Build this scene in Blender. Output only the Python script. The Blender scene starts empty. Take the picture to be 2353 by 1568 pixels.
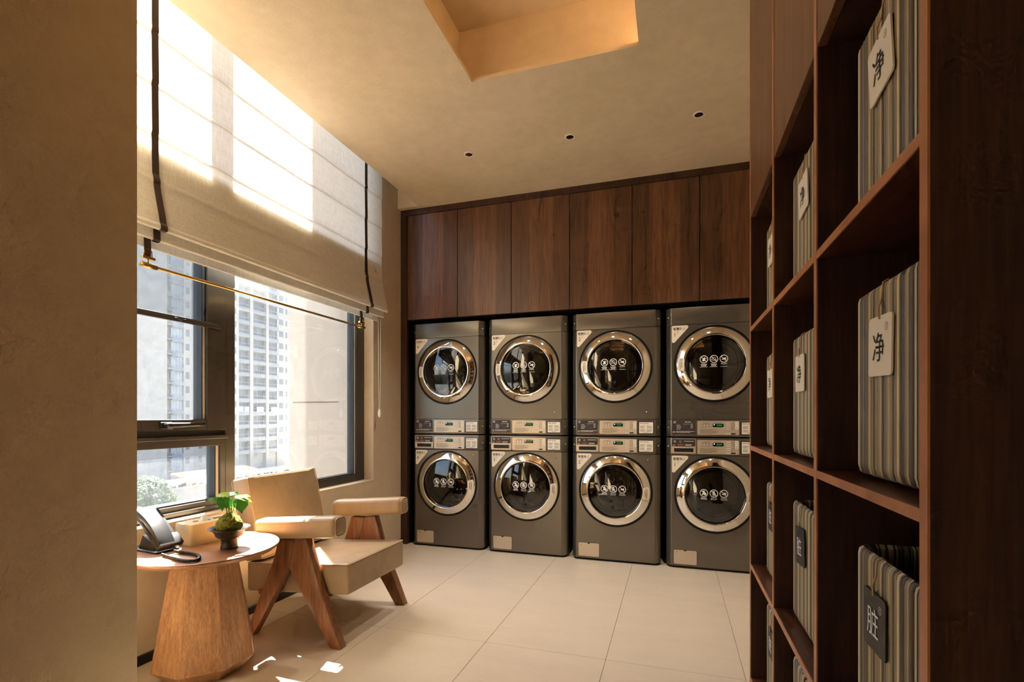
import bpy, bmesh, math, random
from mathutils import Vector, Matrix, noise as mnoise
random.seed(11)
sc = bpy.context.scene
COL = sc.collection
R = math.radians

# ------------------------------------------------------------------ camera, sky, sun, exposure
FPX, CXP, HOR, CAMH = 1151.0, 1176.5, 958.0, 1.152
YAW = math.atan2(1547.0 - CXP, FPX)
cam_d = bpy.data.cameras.new('camera')
cam = bpy.data.objects.new('camera', cam_d); COL.objects.link(cam)
cam.location = (0, 0, CAMH); cam.rotation_euler = (R(90), 0, YAW)
cam_d.sensor_width = 36.0; cam_d.lens = FPX / 2353.0 * 36.0
cam_d.shift_y = (HOR - 784.0) / 2353.0
cam_d.clip_start = 0.02; cam_d.clip_end = 900
sc.camera = cam

SUN_EL, SUN_AZ = R(58.0), (-0.7142, 0.70)          # direction towards the sun, horizontally
world = bpy.data.worlds.new('sky'); sc.world = world; world.use_nodes = True
wn = world.node_tree; wn.nodes.clear()
w_out = wn.nodes.new('ShaderNodeOutputWorld'); w_bg = wn.nodes.new('ShaderNodeBackground')
w_sky = wn.nodes.new('ShaderNodeTexSky'); w_sky.sky_type = 'NISHITA'; w_sky.sun_disc = False
w_sky.sun_elevation = SUN_EL; w_sky.sun_rotation = math.atan2(SUN_AZ[0], SUN_AZ[1])
w_sky.air_density = 1.0; w_sky.dust_density = 4.0; w_sky.ozone_density = 1.0
w_bg.inputs['Strength'].default_value = 0.16
wn.links.new(w_sky.outputs[0], w_bg.inputs[0]); wn.links.new(w_bg.outputs[0], w_out.inputs[0])

sun_d = bpy.data.lights.new('sun', 'SUN'); sun_d.energy = 23.0; sun_d.angle = R(0.6); sun_d.color = (1.0, 0.955, 0.89)
sun = bpy.data.objects.new('sun', sun_d); COL.objects.link(sun)
sdir = Vector((SUN_AZ[0] * math.cos(SUN_EL), SUN_AZ[1] * math.cos(SUN_EL), math.sin(SUN_EL)))
sun.rotation_euler = sdir.to_track_quat('Z', 'Y').to_euler(); sun.location = (-6, 6, 9)

sc.view_settings.view_transform = 'Standard'; sc.view_settings.look = 'None'
sc.view_settings.gamma = 1.0; sc.view_settings.use_curve_mapping = False
sc.view_settings.exposure = 2.75
cy = sc.cycles
cy.max_bounces = 8; cy.diffuse_bounces = 5; cy.glossy_bounces = 4; cy.use_adaptive_sampling = True; cy.adaptive_threshold = 0.03; cy.adaptive_min_samples = 12; cy.transparent_max_bounces = 16
cy.transmission_bounces = 6; cy.caustics_reflective = False; cy.caustics_refractive = False
cy.sample_clamp_indirect = 6.0; cy.blur_glossy = 0.5

# ------------------------------------------------------------------ room measures (metres)
XW, YC, ZC, XS = -2.352, 4.017, 3.018, 0.31       # window wall, machine fronts, ceiling, shelf front
XR, YB, YF = 0.72, 4.80, -2.6                      # right wall, wall behind the machines, wall behind the camera
XP, YP, PY0 = -1.75, 1.243, 0.50                  # near wall pier: face, far corner, near end
VY0, VY1, VZ1 = -2.45, -1.75, 2.50                  # second window, behind the camera

# ------------------------------------------------------------------ materials
def newmat(name):
    m = bpy.data.materials.new(name); m.use_nodes = True
    nt = m.node_tree; nt.nodes.clear()
    out = nt.nodes.new('ShaderNodeOutputMaterial')
    return m, nt, out
def nd(nt, typ, ins=None, **kw):
    n = nt.nodes.new(typ)
    for k, v in kw.items(): setattr(n, k, v)
    for k, v in (ins or {}).items():
        if isinstance(v, bpy.types.NodeSocket): nt.links.new(v, n.inputs[k])
        else: n.inputs[k].default_value = v
    return n
def c4(c): return (c[0], c[1], c[2], 1.0)
def srgb(r, g, b):
    f = lambda v: v / 255 / 12.92 if v <= 10 else ((v / 255 + 0.055) / 1.055) ** 2.4
    return (f(r), f(g), f(b))
def principled(nt, out, color, rough, metal=0.0, bump=None, bstr=0.1, coat=0.0, spec=0.5, emis=None, estr=0.0, bdist=0.01):
    p = nd(nt, 'ShaderNodeBsdfPrincipled')
    for k, v in (('Base Color', color), ('Roughness', rough), ('Metallic', metal)):
        if isinstance(v, bpy.types.NodeSocket): nt.links.new(v, p.inputs[k])
        elif k == 'Base Color': p.inputs[k].default_value = c4(v)
        else: p.inputs[k].default_value = v
    p.inputs['Coat Weight'].default_value = coat; p.inputs['Coat Roughness'].default_value = 0.15
    p.inputs['Specular IOR Level'].default_value = spec
    if emis: p.inputs['Emission Color'].default_value = c4(emis); p.inputs['Emission Strength'].default_value = estr
    if bump is not None:
        b = nd(nt, 'ShaderNodeBump', {'Height': bump, 'Strength': bstr, 'Distance': bdist})
        nt.links.new(b.outputs[0], p.inputs['Normal'])
    nt.links.new(p.outputs[0], out.inputs[0]); return p
def flat(name, color, rough=0.5, metal=0.0, **kw):
    m, nt, out = newmat(name); principled(nt, out, color, rough, metal, **kw); return m
def coords(nt, scale=(1, 1, 1), seed=True):
    tc = nd(nt, 'ShaderNodeTexCoord')
    v = tc.outputs['Object']
    if seed:
        oi = nd(nt, 'ShaderNodeObjectInfo')
        mul = nd(nt, 'ShaderNodeVectorMath', {0: (37.0, 23.0, 11.0)}, operation='SCALE'); nt.links.new(oi.outputs['Random'], mul.inputs['Scale'])
        add = nd(nt, 'ShaderNodeVectorMath', {0: v, 1: mul.outputs[0]}, operation='ADD'); v = add.outputs[0]
    mp = nd(nt, 'ShaderNodeMapping', {'Vector': v, 'Scale': scale}); return mp.outputs[0]
def ntex(nt, vec, scale, detail=4, rough=0.55):
    n = nd(nt, 'ShaderNodeTexNoise', {'Vector': vec, 'Scale': scale, 'Detail': detail, 'Roughness': rough}); return n.outputs['Fac']
def ramp(nt, fac, stops):
    r = nd(nt, 'ShaderNodeValToRGB', {'Fac': fac}); e = r.color_ramp.elements
    while len(e) < len(stops): e.new(0.5)
    for k, (p, c) in enumerate(stops): e[k].position = p; e[k].color = c4(c) if len(c) == 3 else c
    return r.outputs[0]
def mixc(nt, fac, a, b, mode='MIX'):
    n = nd(nt, 'ShaderNodeMix', data_type='RGBA', blend_type=mode)
    for k, v in ((0, fac), (6, a), (7, b)):
        if isinstance(v, bpy.types.NodeSocket): nt.links.new(v, n.inputs[k])
        elif k == 0: n.inputs[0].default_value = v
        else: n.inputs[k].default_value = c4(v)
    return n.outputs[2]
def sc3(c, k): return tuple(x * k for x in c)

def plaster(name, col, pits=0.0, bscale=170, bstr=0.25):
    m, nt, out = newmat(name); v = coords(nt, seed=False)
    big = ntex(nt, v, 2.3, 5, 0.6); mid = ntex(nt, v, 14, 4, 0.6); fine = ntex(nt, v, bscale, 4, 0.65)
    c = ramp(nt, big, [(0.3, sc3(col, 0.90)), (0.7, sc3(col, 1.08))])
    c = mixc(nt, 0.35, c, ramp(nt, mid, [(0.35, sc3(col, 0.88)), (0.65, sc3(col, 1.08))]))
    if pits > 0:
        wv = nd(nt, 'ShaderNodeTexNoise', {'Vector': v, 'Scale': 70.0, 'Detail': 3.0}).outputs['Color']
        wv = nd(nt, 'ShaderNodeVectorMath', {0: wv, 'Scale': 0.03}, operation='SCALE').outputs[0]
        wv = nd(nt, 'ShaderNodeVectorMath', {0: v, 1: wv}, operation='ADD').outputs[0]
        vo = nd(nt, 'ShaderNodeTexVoronoi', {'Vector': wv, 'Scale': 72.0})
        sp = ramp(nt, vo.outputs['Distance'], [(0.06, (1, 1, 1)), (0.15, (0, 0, 0))])
        gate = ramp(nt, ntex(nt, v, 9, 3), [(0.55, (0, 0, 0)), (0.66, (1, 1, 1))])
        k = nd(nt, 'ShaderNodeMath', {0: sp, 1: gate}, operation='MULTIPLY').outputs[0]
        k2 = nd(nt, 'ShaderNodeMath', {0: k, 1: pits}, operation='MULTIPLY').outputs[0]
        c = mixc(nt, k2, c, sc3(col, 0.35))
    h = nd(nt, 'ShaderNodeMath', {0: fine, 1: mid}, operation='ADD').outputs[0]
    principled(nt, out, c, 0.85, bump=h, bstr=bstr, spec=0.25, bdist=0.004); return m

def wood(name, dark, light, rough=0.38, grain=(1, 1, 0.06), scale=26, strips=0.0, coat=0.0, spec=0.4, seed=True):
    m, nt, out = newmat(name); v = coords(nt, grain, seed)
    a = ntex(nt, v, scale, 7, 0.62); b = ntex(nt, v, scale * 5, 3, 0.6)
    c = ramp(nt, a, [(0.28, dark), (0.72, light)])
    c = mixc(nt, 0.35, c, ramp(nt, b, [(0.35, sc3(dark, 0.7)), (0.65, sc3(light, 1.1))]))
    if strips > 0:
        tc = nd(nt, 'ShaderNodeTexCoord'); sx = nd(nt, 'ShaderNodeSeparateXYZ', {0: tc.outputs['Object']})
        w = ntex(nt, nd(nt, 'ShaderNodeMapping', {'Vector': tc.outputs['Object'], 'Scale': (3, 3, 0.01)}).outputs[0], 1.7, 1)
        f = nd(nt, 'ShaderNodeMath', {0: sx.outputs[0], 1: 5.3}, operation='MULTIPLY').outputs[0]
        f = nd(nt, 'ShaderNodeMath', {0: f, 1: w}, operation='ADD').outputs[0]
        f = nd(nt, 'ShaderNodeMath', {0: f}, operation='FLOOR').outputs[0]
        wn_ = nd(nt, 'ShaderNodeTexWhiteNoise', noise_dimensions='1D'); nt.links.new(f, wn_.inputs['W'])
        c = mixc(nt, strips, c, ramp(nt, wn_.outputs['Value'], [(0.0, (0.42, 0.42, 0.44)), (1.0, (1.35, 1.3, 1.25))]), 'MULTIPLY')
    principled(nt, out, c, rough, bump=b, bstr=0.06, coat=coat, spec=spec, bdist=0.002); return m

def leather(name, col):
    m, nt, out = newmat(name); v = coords(nt)
    a = ntex(nt, v, 9, 6, 0.65); b = ntex(nt, v, 260, 3)
    c = ramp(nt, a, [(0.3, sc3(col, 0.84)), (0.72, sc3(col, 1.12))])
    principled(nt, out, c, 0.42, bump=b, bstr=0.10, spec=0.4, bdist=0.002); return m

def glassy(name, tint, haze=0.0, ior=1.5, rough=0.0, hazecol=(0.9, 0.92, 0.95), gmax=1.0):
    m, nt, out = newmat(name)
    tr = nd(nt, 'ShaderNodeBsdfTransparent', {'Color': c4(tint)})
    gl = nd(nt, 'ShaderNodeBsdfGlossy', {'Color': (gmax, gmax, gmax, 1), 'Roughness': rough})
    ge = nd(nt, 'ShaderNodeNewGeometry')      # same reflectance from both sides of the sheet
    io = nd(nt, 'ShaderNodeMapRange', {'Value': ge.outputs['Backfacing'], 'To Min': ior, 'To Max': 1.0 / ior})
    fr = nd(nt, 'ShaderNodeFresnel', {'IOR': io.outputs[0]})
    mx = nd(nt, 'ShaderNodeMixShader', {0: fr.outputs[0], 1: tr.outputs[0], 2: gl.outputs[0]})
    last = mx.outputs[0]
    if haze > 0:  # milky film added to whiten the view with outdoor haze and sun glare
        v = coords(nt, seed=False)
        tl = nd(nt, 'ShaderNodeBsdfTranslucent', {'Color': c4(hazecol)})
        df = nd(nt, 'ShaderNodeBsdfDiffuse', {'Color': c4(hazecol)})
        td = nd(nt, 'ShaderNodeMixShader', {0: 0.3, 1: tl.outputs[0], 2: df.outputs[0]})
        k = ramp(nt, ntex(nt, v, 22, 6, 0.7), [(0.3, (haze * 0.6,) * 3), (0.8, (haze * 1.5,) * 3)])
        last = nd(nt, 'ShaderNodeMixShader', {0: k, 1: last, 2: td.outputs[0]}).outputs[0]
    nt.links.new(last, out.inputs[0]); return m

def fabric(name, col, transl):
    m, nt, out = newmat(name)
    v1 = coords(nt, (300, 12, 500), False); v2 = coords(nt, (300, 300, 16), False)
    w = nd(nt, 'ShaderNodeMath', {0: ntex(nt, v1, 1.0, 3), 1: ntex(nt, v2, 1.0, 3)}, operation='ADD').outputs[0]
    w = nd(nt, 'ShaderNodeMath', {0: w, 1: 0.5}, operation='MULTIPLY').outputs[0]
    c = ramp(nt, w, [(0.36, sc3(col, 0.82)), (0.6, sc3(col, 1.06))])
    df = nd(nt, 'ShaderNodeBsdfDiffuse', {'Color': c}); tl = nd(nt, 'ShaderNodeBsdfTranslucent', {'Color': c})
    b = nd(nt, 'ShaderNodeBump', {'Height': w, 'Strength': 0.15, 'Distance': 0.001})
    nt.links.new(b.outputs[0], df.inputs['Normal'])
    mx = nd(nt, 'ShaderNodeMixShader', {0: transl, 1: df.outputs[0], 2: tl.outputs[0]})
    nt.links.new(mx.outputs[0], out.inputs[0]); return m

def emit(name, col, s):
    m, nt, out = newmat(name); e = nd(nt, 'ShaderNodeEmission', {'Color': c4(col), 'Strength': s}); nt.links.new(e.outputs[0], out.inputs[0]); return m

PLA = srgb(204, 184, 154)
M = {}
M['plaster'] = plaster('plaster_stucco', PLA, 0.0)
M['plaster_near'] = plaster('plaster_stucco_pitted', PLA, 0.5, 95, 0.6)
M['ceiling'] = plaster('ceiling_stucco', srgb(214, 195, 165), 0.0, 120, 0.3)
M['grout'] = flat('grout', srgb(150, 130, 106), 0.8)
def tilemat():
    m, nt, out = newmat('floor_tile'); v = coords(nt, (1, 3, 1))
    a = ntex(nt, v, 3.0, 6, 0.6); b = ntex(nt, v, 40, 4, 0.6)
    col = srgb(202, 185, 162)
    c = mixc(nt, 0.4, ramp(nt, a, [(0.3, sc3(col, 0.93)), (0.7, sc3(col, 1.06))]), ramp(nt, b, [(0.35, sc3(col, 0.93)), (0.65, sc3(col, 1.05))]))
    principled(nt, out, c, 0.36, bump=b, bstr=0.03, spec=0.42); return m
M['tile'] = tilemat()
M['walnut'] = wood('walnut_veneer', srgb(74, 46, 30), srgb(132, 89, 59), 0.36, (1, 1, 0.05), 24, strips=0.75, spec=0.45)
M['walnut_shelf'] = wood('walnut_shelf', srgb(47, 29, 22), srgb(84, 54, 39), 0.42, (1, 1, 0.05), 30, spec=0.35)  # tone darkened to hold the shade on the sides of the uprights
M['walnut_flat'] = wood('walnut_board', srgb(66, 38, 26), srgb(112, 68, 46), 0.30, (1, 0.05, 1), 30, spec=0.45)
M['walnut_lit_edge'] = wood('walnut_lit_edge', srgb(150, 96, 62), srgb(190, 130, 90), 0.45, (1, 0.08, 0.08), 30)  # window light on the front edges is put into this paler tone
M['walnut_table'] = wood('walnut_table', srgb(132, 90, 58), srgb(196, 148, 106), 0.40, (1, 1, 0.022), 62, spec=0.4)
M['walnut_top'] = wood('walnut_tabletop', srgb(128, 84, 54), srgb(178, 126, 86), 0.28, (0.06, 1, 1), 26, spec=0.5)
M['chair_wood'] = wood('chair_wood', srgb(98, 62, 38), srgb(160, 108, 70), 0.36, (1, 1, 0.10), 16, spec=0.45)
M['leather'] = leather('tan_leather', srgb(162, 137, 105))
M['piping'] = flat('leather_piping', srgb(182, 154, 122), 0.45)
M['fabric'] = fabric('linen_blind', srgb(240, 236, 227), 0.24)
M['strap'] = flat('dark_leather_strap', srgb(62, 46, 36), 0.6)
M['brass'] = flat('brushed_brass', srgb(196, 160, 96), 0.28, 1.0)
M['alu'] = flat('bronze_window_frame', srgb(62, 56, 48), 0.42, 0.0, spec=0.5)
M['alu_bead'] = flat('pale_glazing_bead', srgb(178, 172, 160), 0.4)
M['gasket'] = flat('black_gasket', srgb(22, 20, 19), 0.6)
M['glass'] = glassy('window_glass', (0.96, 0.97, 0.965), 0.012)
M['glass_hazier'] = glassy('hazier_window_glass', (0.96, 0.97, 0.965), 0.016)  # lower left pane, with a little more of the added haze film
M['black'] = flat('black_lining', srgb(13, 11, 10), 0.7)
M['black_plastic'] = flat('black_plastic', srgb(26, 24, 23), 0.38)
M['base_black'] = flat('black_skirting', srgb(24, 21, 19), 0.4)
def bodymat(name, col):
    m, nt, out = newmat(name); v = coords(nt, (60, 60, 1.2))
    a = ntex(nt, v, 3, 3)
    principled(nt, out, col, 0.30, 0.75, spec=0.5); return m
M['steel'] = bodymat('graphite_steel', srgb(120, 113, 102))
M['chrome'] = flat('polished_chrome', (0.80, 0.76, 0.70), 0.04, 1.0)
M['seal'] = flat('black_rubber_seal', srgb(16, 15, 15), 0.5)
M['drumsteel'] = flat('drum_steel', srgb(120, 114, 106), 0.35, 1.0)
M['doorglass'] = glassy('tinted_door_glass', (0.42, 0.40, 0.37), 0.0, 1.75, 0.0)
M['silver'] = flat('champagne_panel', srgb(206, 190, 168), 0.34, 0.45)
M['darkplate'] = flat('dark_brown_plate', srgb(58, 48, 44), 0.5)
M['paper'] = flat('paper_label', srgb(236, 228, 212), 0.7)
M['sticker'] = flat('beige_sticker', srgb(234, 222, 202), 0.6)
M['ink'] = flat('black_ink', srgb(28, 24, 22), 0.7)
M['ink_grey'] = flat('grey_ink', srgb(120, 106, 92), 0.7)
M['ink_white'] = flat('white_ink', srgb(226, 222, 212), 0.6)
M['ink_orange'] = flat('orange_ink', srgb(178, 96, 58), 0.7)
M['button'] = flat('pale_button', srgb(214, 204, 188), 0.5)
M['display'] = flat('display_black', srgb(8, 8, 10), 0.15)
M['led_green'] = emit('green_digits', (0.10, 0.70, 0.14), 0.11)
M['led_blue'] = emit('blue_lamp', (0.55, 0.62, 1.0), 0.3)
M['screw'] = flat('steel_screw', srgb(190, 184, 172), 0.2, 1.0)
M['tag_white'] = flat('white_tag', srgb(226, 218, 202), 0.55)
M['tag_black'] = flat('black_tag', srgb(44, 40, 37), 0.55)
M['twine'] = flat('jute_twine', srgb(190, 156, 112), 0.9)
M['white_plastic'] = flat('white_plastic', srgb(232, 226, 214), 0.45)
M['copper'] = flat('copper_reflector', srgb(150, 96, 70), 0.22, 1.0)
M['warm_led'] = emit('warm_led_strip', (1.0, 0.62, 0.30), 5.2)
def travertine():
    m, nt, out = newmat('travertine_stone'); v = coords(nt)
    a = ntex(nt, v, 14, 6, 0.6); col = srgb(212, 188, 142)
    vo = nd(nt, 'ShaderNodeTexVoronoi', {'Vector': v, 'Scale': 150.0})
    pit = ramp(nt, vo.outputs['Distance'], [(0.14, (0, 0, 0)), (0.24, (1, 1, 1))])
    gate = ramp(nt, ntex(nt, v, 26, 3), [(0.50, (1, 1, 1)), (0.60, (0, 0, 0))])
    h = nd(nt, 'ShaderNodeMath', {0: pit, 1: gate}, operation='MAXIMUM').outputs[0]
    c = mixc(nt, h, sc3(col, 0.72), ramp(nt, a, [(0.3, sc3(col, 0.94)), (0.7, sc3(col, 1.05))]))
    principled(nt, out, c, 0.7, bump=h, bstr=0.5, bdist=0.003); return m
M['travertine'] = travertine()
M['tissue'] = flat('tissue_paper', srgb(240, 236, 228), 0.9)
def darkceramic():
    m, nt, out = newmat('dark_iron_glaze'); v = coords(nt); a = ntex(nt, v, 160, 4)
    principled(nt, out, ramp(nt, a, [(0.35, srgb(38, 35, 32)), (0.68, srgb(68, 61, 54))]), 0.38, 0.5, bump=a, bstr=0.06); return m
M['ceramic'] = darkceramic()
def mossmat():
    m, nt, out = newmat('moss'); v = coords(nt); a = ntex(nt, v, 70, 5)
    principled(nt, out, ramp(nt, a, [(0.3, srgb(66, 66, 26)), (0.7, srgb(142, 138, 62))]), 0.95, spec=0.1); return m
M['moss'] = mossmat()
def leafmat(name, col, tl):
    m, nt, out = newmat(name); v = coords(nt); a = ntex(nt, v, 30, 4)
    c = ramp(nt, a, [(0.3, sc3(col, 0.75)), (0.7, sc3(col, 1.2))])
    p = nd(nt, 'ShaderNodeBsdfPrincipled', {'Base Color': c, 'Roughness': 0.32})
    t = nd(nt, 'ShaderNodeBsdfTranslucent', {'Color': c})
    mx = nd(nt, 'ShaderNodeMixShader', {0: tl, 1: p.outputs[0], 2: t.outputs[0]}); nt.links.new(mx.outputs[0], out.inputs[0]); return m
M['leaf'] = leafmat('ivy_leaf', srgb(62, 116, 42), 0.35)
M['leaf_light'] = leafmat('pale_sunlit_ivy_leaf', srgb(150, 186, 46), 0.45)  # pale leaves; the sunlight on some of them is put into this colour
M['stem'] = flat('green_stem', srgb(120, 140, 60), 0.5)
def stripes(name):
    m, nt, out = newmat(name)
    uv = nd(nt, 'ShaderNodeUVMap'); s = nd(nt, 'ShaderNodeSeparateXYZ', {0: uv.outputs[0]})
    f = nd(nt, 'ShaderNodeMath', {0: s.outputs[0]}, operation='FLOOR').outputs[0]
    oi = nd(nt, 'ShaderNodeObjectInfo')
    k = nd(nt, 'ShaderNodeMath', {0: oi.outputs['Random'], 1: 0.0}, operation='MULTIPLY').outputs[0]
    f = nd(nt, 'ShaderNodeMath', {0: f, 1: k}, operation='ADD').outputs[0]
    w = nd(nt, 'ShaderNodeTexWhiteNoise', noise_dimensions='1D'); nt.links.new(f, w.inputs['W'])
    c = ramp(nt, w.outputs['Value'], [(0.0, srgb(66, 58, 48)), (0.2, srgb(112, 101, 84)), (0.55, srgb(178, 162, 130)), (1.0, srgb(214, 198, 160))])
    fr = nd(nt, 'ShaderNodeMath', {0: s.outputs[0]}, operation='FRACT').outputs[0]
    gap = ramp(nt, fr, [(0.08, (0.06, 0.055, 0.05)), (0.22, (1, 1, 1)), (0.80, (1, 1, 1)), (0.93, (0.06, 0.055, 0.05))])
    c = mixc(nt, 1.0, c, gap, 'MULTIPLY')
    principled(nt, out, c, 0.45, spec=0.4); return m
M['strap_weave'] = stripes('two_tone_vinyl_straps')
def concrete(name, col, speck=0.8):
    m, nt, out = newmat(name); v = coords(nt, seed=False)
    a = ntex(nt, v, 1.2, 6, 0.65); vo = nd(nt, 'ShaderNodeTexVoronoi', {'Vector': v, 'Scale': 26.0})
    sp = ramp(nt, vo.outputs['Distance'], [(0.09, (1, 1, 1)), (0.15, (0, 0, 0))])
    c = ramp(nt, a, [(0.3, sc3(col, 0.93)), (0.7, sc3(col, 1.05))])
    c = mixc(nt, nd(nt, 'ShaderNodeMath', {0: sp, 1: speck * 0.5}, operation='MULTIPLY').outputs[0], c, sc3(col, 0.6))
    principled(nt, out, c, 0.9, spec=0.1); return m
M['concrete'] = concrete('beige_granite_paint', srgb(164, 154, 140))
M['tower_wall'] = concrete('tower_pale_paint', srgb(170, 161, 148), 0.0)
M['tower_band'] = flat('tower_grey_band', srgb(132, 134, 134), 0.8)
M['tower_glass'] = flat('tower_window_glass', srgb(98, 104, 106), 0.4)
M['tower_glass_pale'] = flat('tower_window_pale', srgb(140, 148, 150), 0.35)
M['tower_rail'] = flat('tower_rail', srgb(150, 150, 148), 0.6)
M['ground'] = concrete('street_paving', srgb(70, 71, 72), 0.0)
M['foliage'] = leafmat('tree_foliage', srgb(58, 78, 48), 0.3)
M['bark'] = flat('bark', srgb(90, 76, 60), 0.9)
M['sheet'] = flat('white_laundry', srgb(205, 203, 198), 0.9)
M['screen'] = glassy('insect_screen', (0.62, 0.64, 0.66), 0.02, 1.02, 0.3)

# ------------------------------------------------------------------ mesh helpers
def link(o, parent=None):
    COL.objects.link(o)
    if parent is not None: o.parent = parent
    return o
def ob(name, verts, faces, mat, parent=None, smooth=False):
    me = bpy.data.meshes.new(name); me.from_pydata([tuple(v) for v in verts], [], faces); me.update()
    if mat is not None: me.materials.append(M[mat] if isinstance(mat, str) else mat)
    if smooth: me.shade_smooth()
    return link(bpy.data.objects.new(name, me), parent)
def bmob(name, bm, mat, parent=None, smooth=False, auto=None):
    me = bpy.data.meshes.new(name); bm.normal_update(); bm.to_mesh(me); bm.free()
    me.materials.append(M[mat] if isinstance(mat, str) else mat)
    if smooth: me.shade_smooth()
    if auto is not None:
        me.shade_smooth(); me.set_sharp_from_angle(angle=R(auto))
    return link(bpy.data.objects.new(name, me), parent)
def tag(o, label, cat=None, group=None, kind=None):
    if label: o['label'] = label
    if cat: o['category'] = cat
    if group: o['group'] = group
    if kind: o['kind'] = kind
    return o
def struct(o): o['kind'] = 'structure'; return o
def empty(name, loc=(0, 0, 0), rz=0.0, label=None, cat=None, group=None):
    o = bpy.data.objects.new(name, None); COL.objects.link(o)
    o.location = loc; o.rotation_euler = (0, 0, rz); o.empty_display_size = 0.1
    return tag(o, label, cat, group)
BOXF = [(0, 1, 3, 2), (4, 6, 7, 5), (0, 4, 5, 1), (2, 3, 7, 6), (0, 2, 6, 4), (1, 5, 7, 3)]
def boxv(a, b): return [(x, y, z) for x in (a[0], b[0]) for y in (a[1], b[1]) for z in (a[2], b[2])]
class MB:
    def __init__(s): s.v = []; s.f = []
    def add(s, v, f): n = len(s.v); s.v += [tuple(p) for p in v]; s.f += [tuple(i + n for i in q) for q in f]; return s
    def box(s, a, b): return s.add(boxv(a, b), BOXF)
    def poly(s, pts): return s.add(pts, [tuple(range(len(pts)))])
    def build(s, name, mat, parent=None, smooth=False, fn=None):
        v = [fn(p) for p in s.v] if fn else s.v
        return ob(name, v, s.f, mat, parent, smooth)
def box(name, a, b, mat, parent=None, bev=0.0, seg=2, fn=None):
    if bev <= 0 and fn is None: return ob(name, boxv(a, b), BOXF, mat, parent)
    bm = bmesh.new(); vs = [bm.verts.new(p) for p in boxv(a, b)]
    for f in BOXF: bm.faces.new([vs[i] for i in f])
    bmesh.ops.recalc_face_normals(bm, faces=bm.faces)
    if bev > 0: bmesh.ops.bevel(bm, geom=bm.edges[:], offset=bev, segments=seg, profile=0.5, affect='EDGES')
    if fn:
        for v in bm.verts: v.co = fn(v.co)
    return bmob(name, bm, mat, parent, auto=35)
def lathe(prof, n=48, axis='Z', cap=True):
    """prof: (radius, height) list; axis Z up, or Y = towards the viewer for negative heights"""
    v, f = [], []
    for (r, h) in prof:
        for k in range(n):
            a = 2 * math.pi * k / n; c, s_ = r * math.cos(a), r * math.sin(a)
            v.append((c, s_, h) if axis == 'Z' else (c, h, s_))
    m = len(prof)
    for i in range(m - 1):
        for k in range(n):
            k2 = (k + 1) % n; q = (i * n + k, i * n + k2, (i + 1) * n + k2, (i + 1) * n + k)
            f.append(q if axis == 'Z' else q[::-1])
    if cap:
        f.append(tuple(range(n))[::-1] if axis == 'Z' else tuple(range(n)))
        f.append(tuple(range((m - 1) * n, m * n)) if axis == 'Z' else tuple(range((m - 1) * n, m * n))[::-1])
    return v, f
def lath(name, prof, mat, parent=None, n=48, axis='Z', cap=True, at=(0, 0, 0), smooth=True, auto=40):
    v, f = lathe(prof, n, axis, cap)
    bm = bmesh.new(); vs = [bm.verts.new((p[0] + at[0], p[1] + at[1], p[2] + at[2])) for p in v]
    for q in f:
        try: bm.faces.new([vs[i] for i in q])
        except ValueError: pass
    bmesh.ops.remove_doubles(bm, verts=bm.verts[:], dist=1e-6)
    return bmob(name, bm, mat, parent, auto=auto)
def tubev(pts, r, n=8, closed=False):
    pts = [Vector(p) for p in pts]; v, f = [], []; m = len(pts)
    up = Vector((0, 0, 1)); prev = None
    for i, p in enumerate(pts):
        a = pts[(i - 1) % m] if (closed or i > 0) else p; b = pts[(i + 1) % m] if (closed or i < m - 1) else p
        t = (b - a).normalized()
        if prev is None:
            x = t.cross(up)
            if x.length < 1e-4: x = t.cross(Vector((1, 0, 0)))
        else: x = prev - t * prev.dot(t)
        x.normalize(); prev = x; y = t.cross(x)
        rr = r[i] if isinstance(r, (list, tuple)) else r
        for k in range(n):
            an = 2 * math.pi * k / n; v.append(p + x * (rr * math.cos(an)) + y * (rr * math.sin(an)))
    for i in range(m if closed else m - 1):
        i2 = (i + 1) % m
        for k in range(n):
            k2 = (k + 1) % n; f.append((i * n + k, i * n + k2, i2 * n + k2, i2 * n + k))
    if not closed: f.append(tuple(range(n))[::-1]); f.append(tuple(range((m - 1) * n, m * n)))
    return v, f
def tube(name, pts, r, mat, parent=None, n=8, closed=False):
    v, f = tubev(pts, r, n, closed); return ob(name, v, f, mat, parent, True)
def prism(name, poly, d0, d1, plane, mat, parent=None, bev=0.0, auto=30):
    """poly in 2D, extruded between d0 and d1; plane 'XZ' extrudes in Y, 'XY' in Z, 'YZ' in X"""
    mp = {'XZ': lambda p, d: (p[0], d, p[1]), 'XY': lambda p, d: (p[0], p[1], d), 'YZ': lambda p, d: (d, p[0], p[1])}[plane]
    bm = bmesh.new(); a = [bm.verts.new(mp(p, d0)) for p in poly]; b = [bm.verts.new(mp(p, d1)) for p in poly]
    n = len(poly); bm.faces.new(a); bm.faces.new(b[::-1])
    for i in range(n): bm.faces.new((a[i], b[i], b[(i + 1) % n], a[(i + 1) % n]))
    bmesh.ops.recalc_face_normals(bm, faces=bm.faces)
    if bev > 0: bmesh.ops.bevel(bm, geom=bm.edges[:], offset=bev, segments=2, profile=0.5, affect='EDGES')
    return bmob(name, bm, mat, parent, auto=auto)
def rrect(w, h, r, n=5, cx=0.0, cy=0.0):
    pts = []
    for (sx, sy, a0) in ((1, 1, 0), (-1, 1, 90), (-1, -1, 180), (1, -1, 270)):
        for k in range(n + 1):
            a = R(a0 + 90 * k / n); pts.append((cx + sx * (w / 2 - r) + r * math.cos(a), cy + sy * (h / 2 - r) + r * math.sin(a)))
    return pts
FRONT = Matrix.Rotation(R(90), 4, 'X')                                   # text faces -Y
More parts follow.
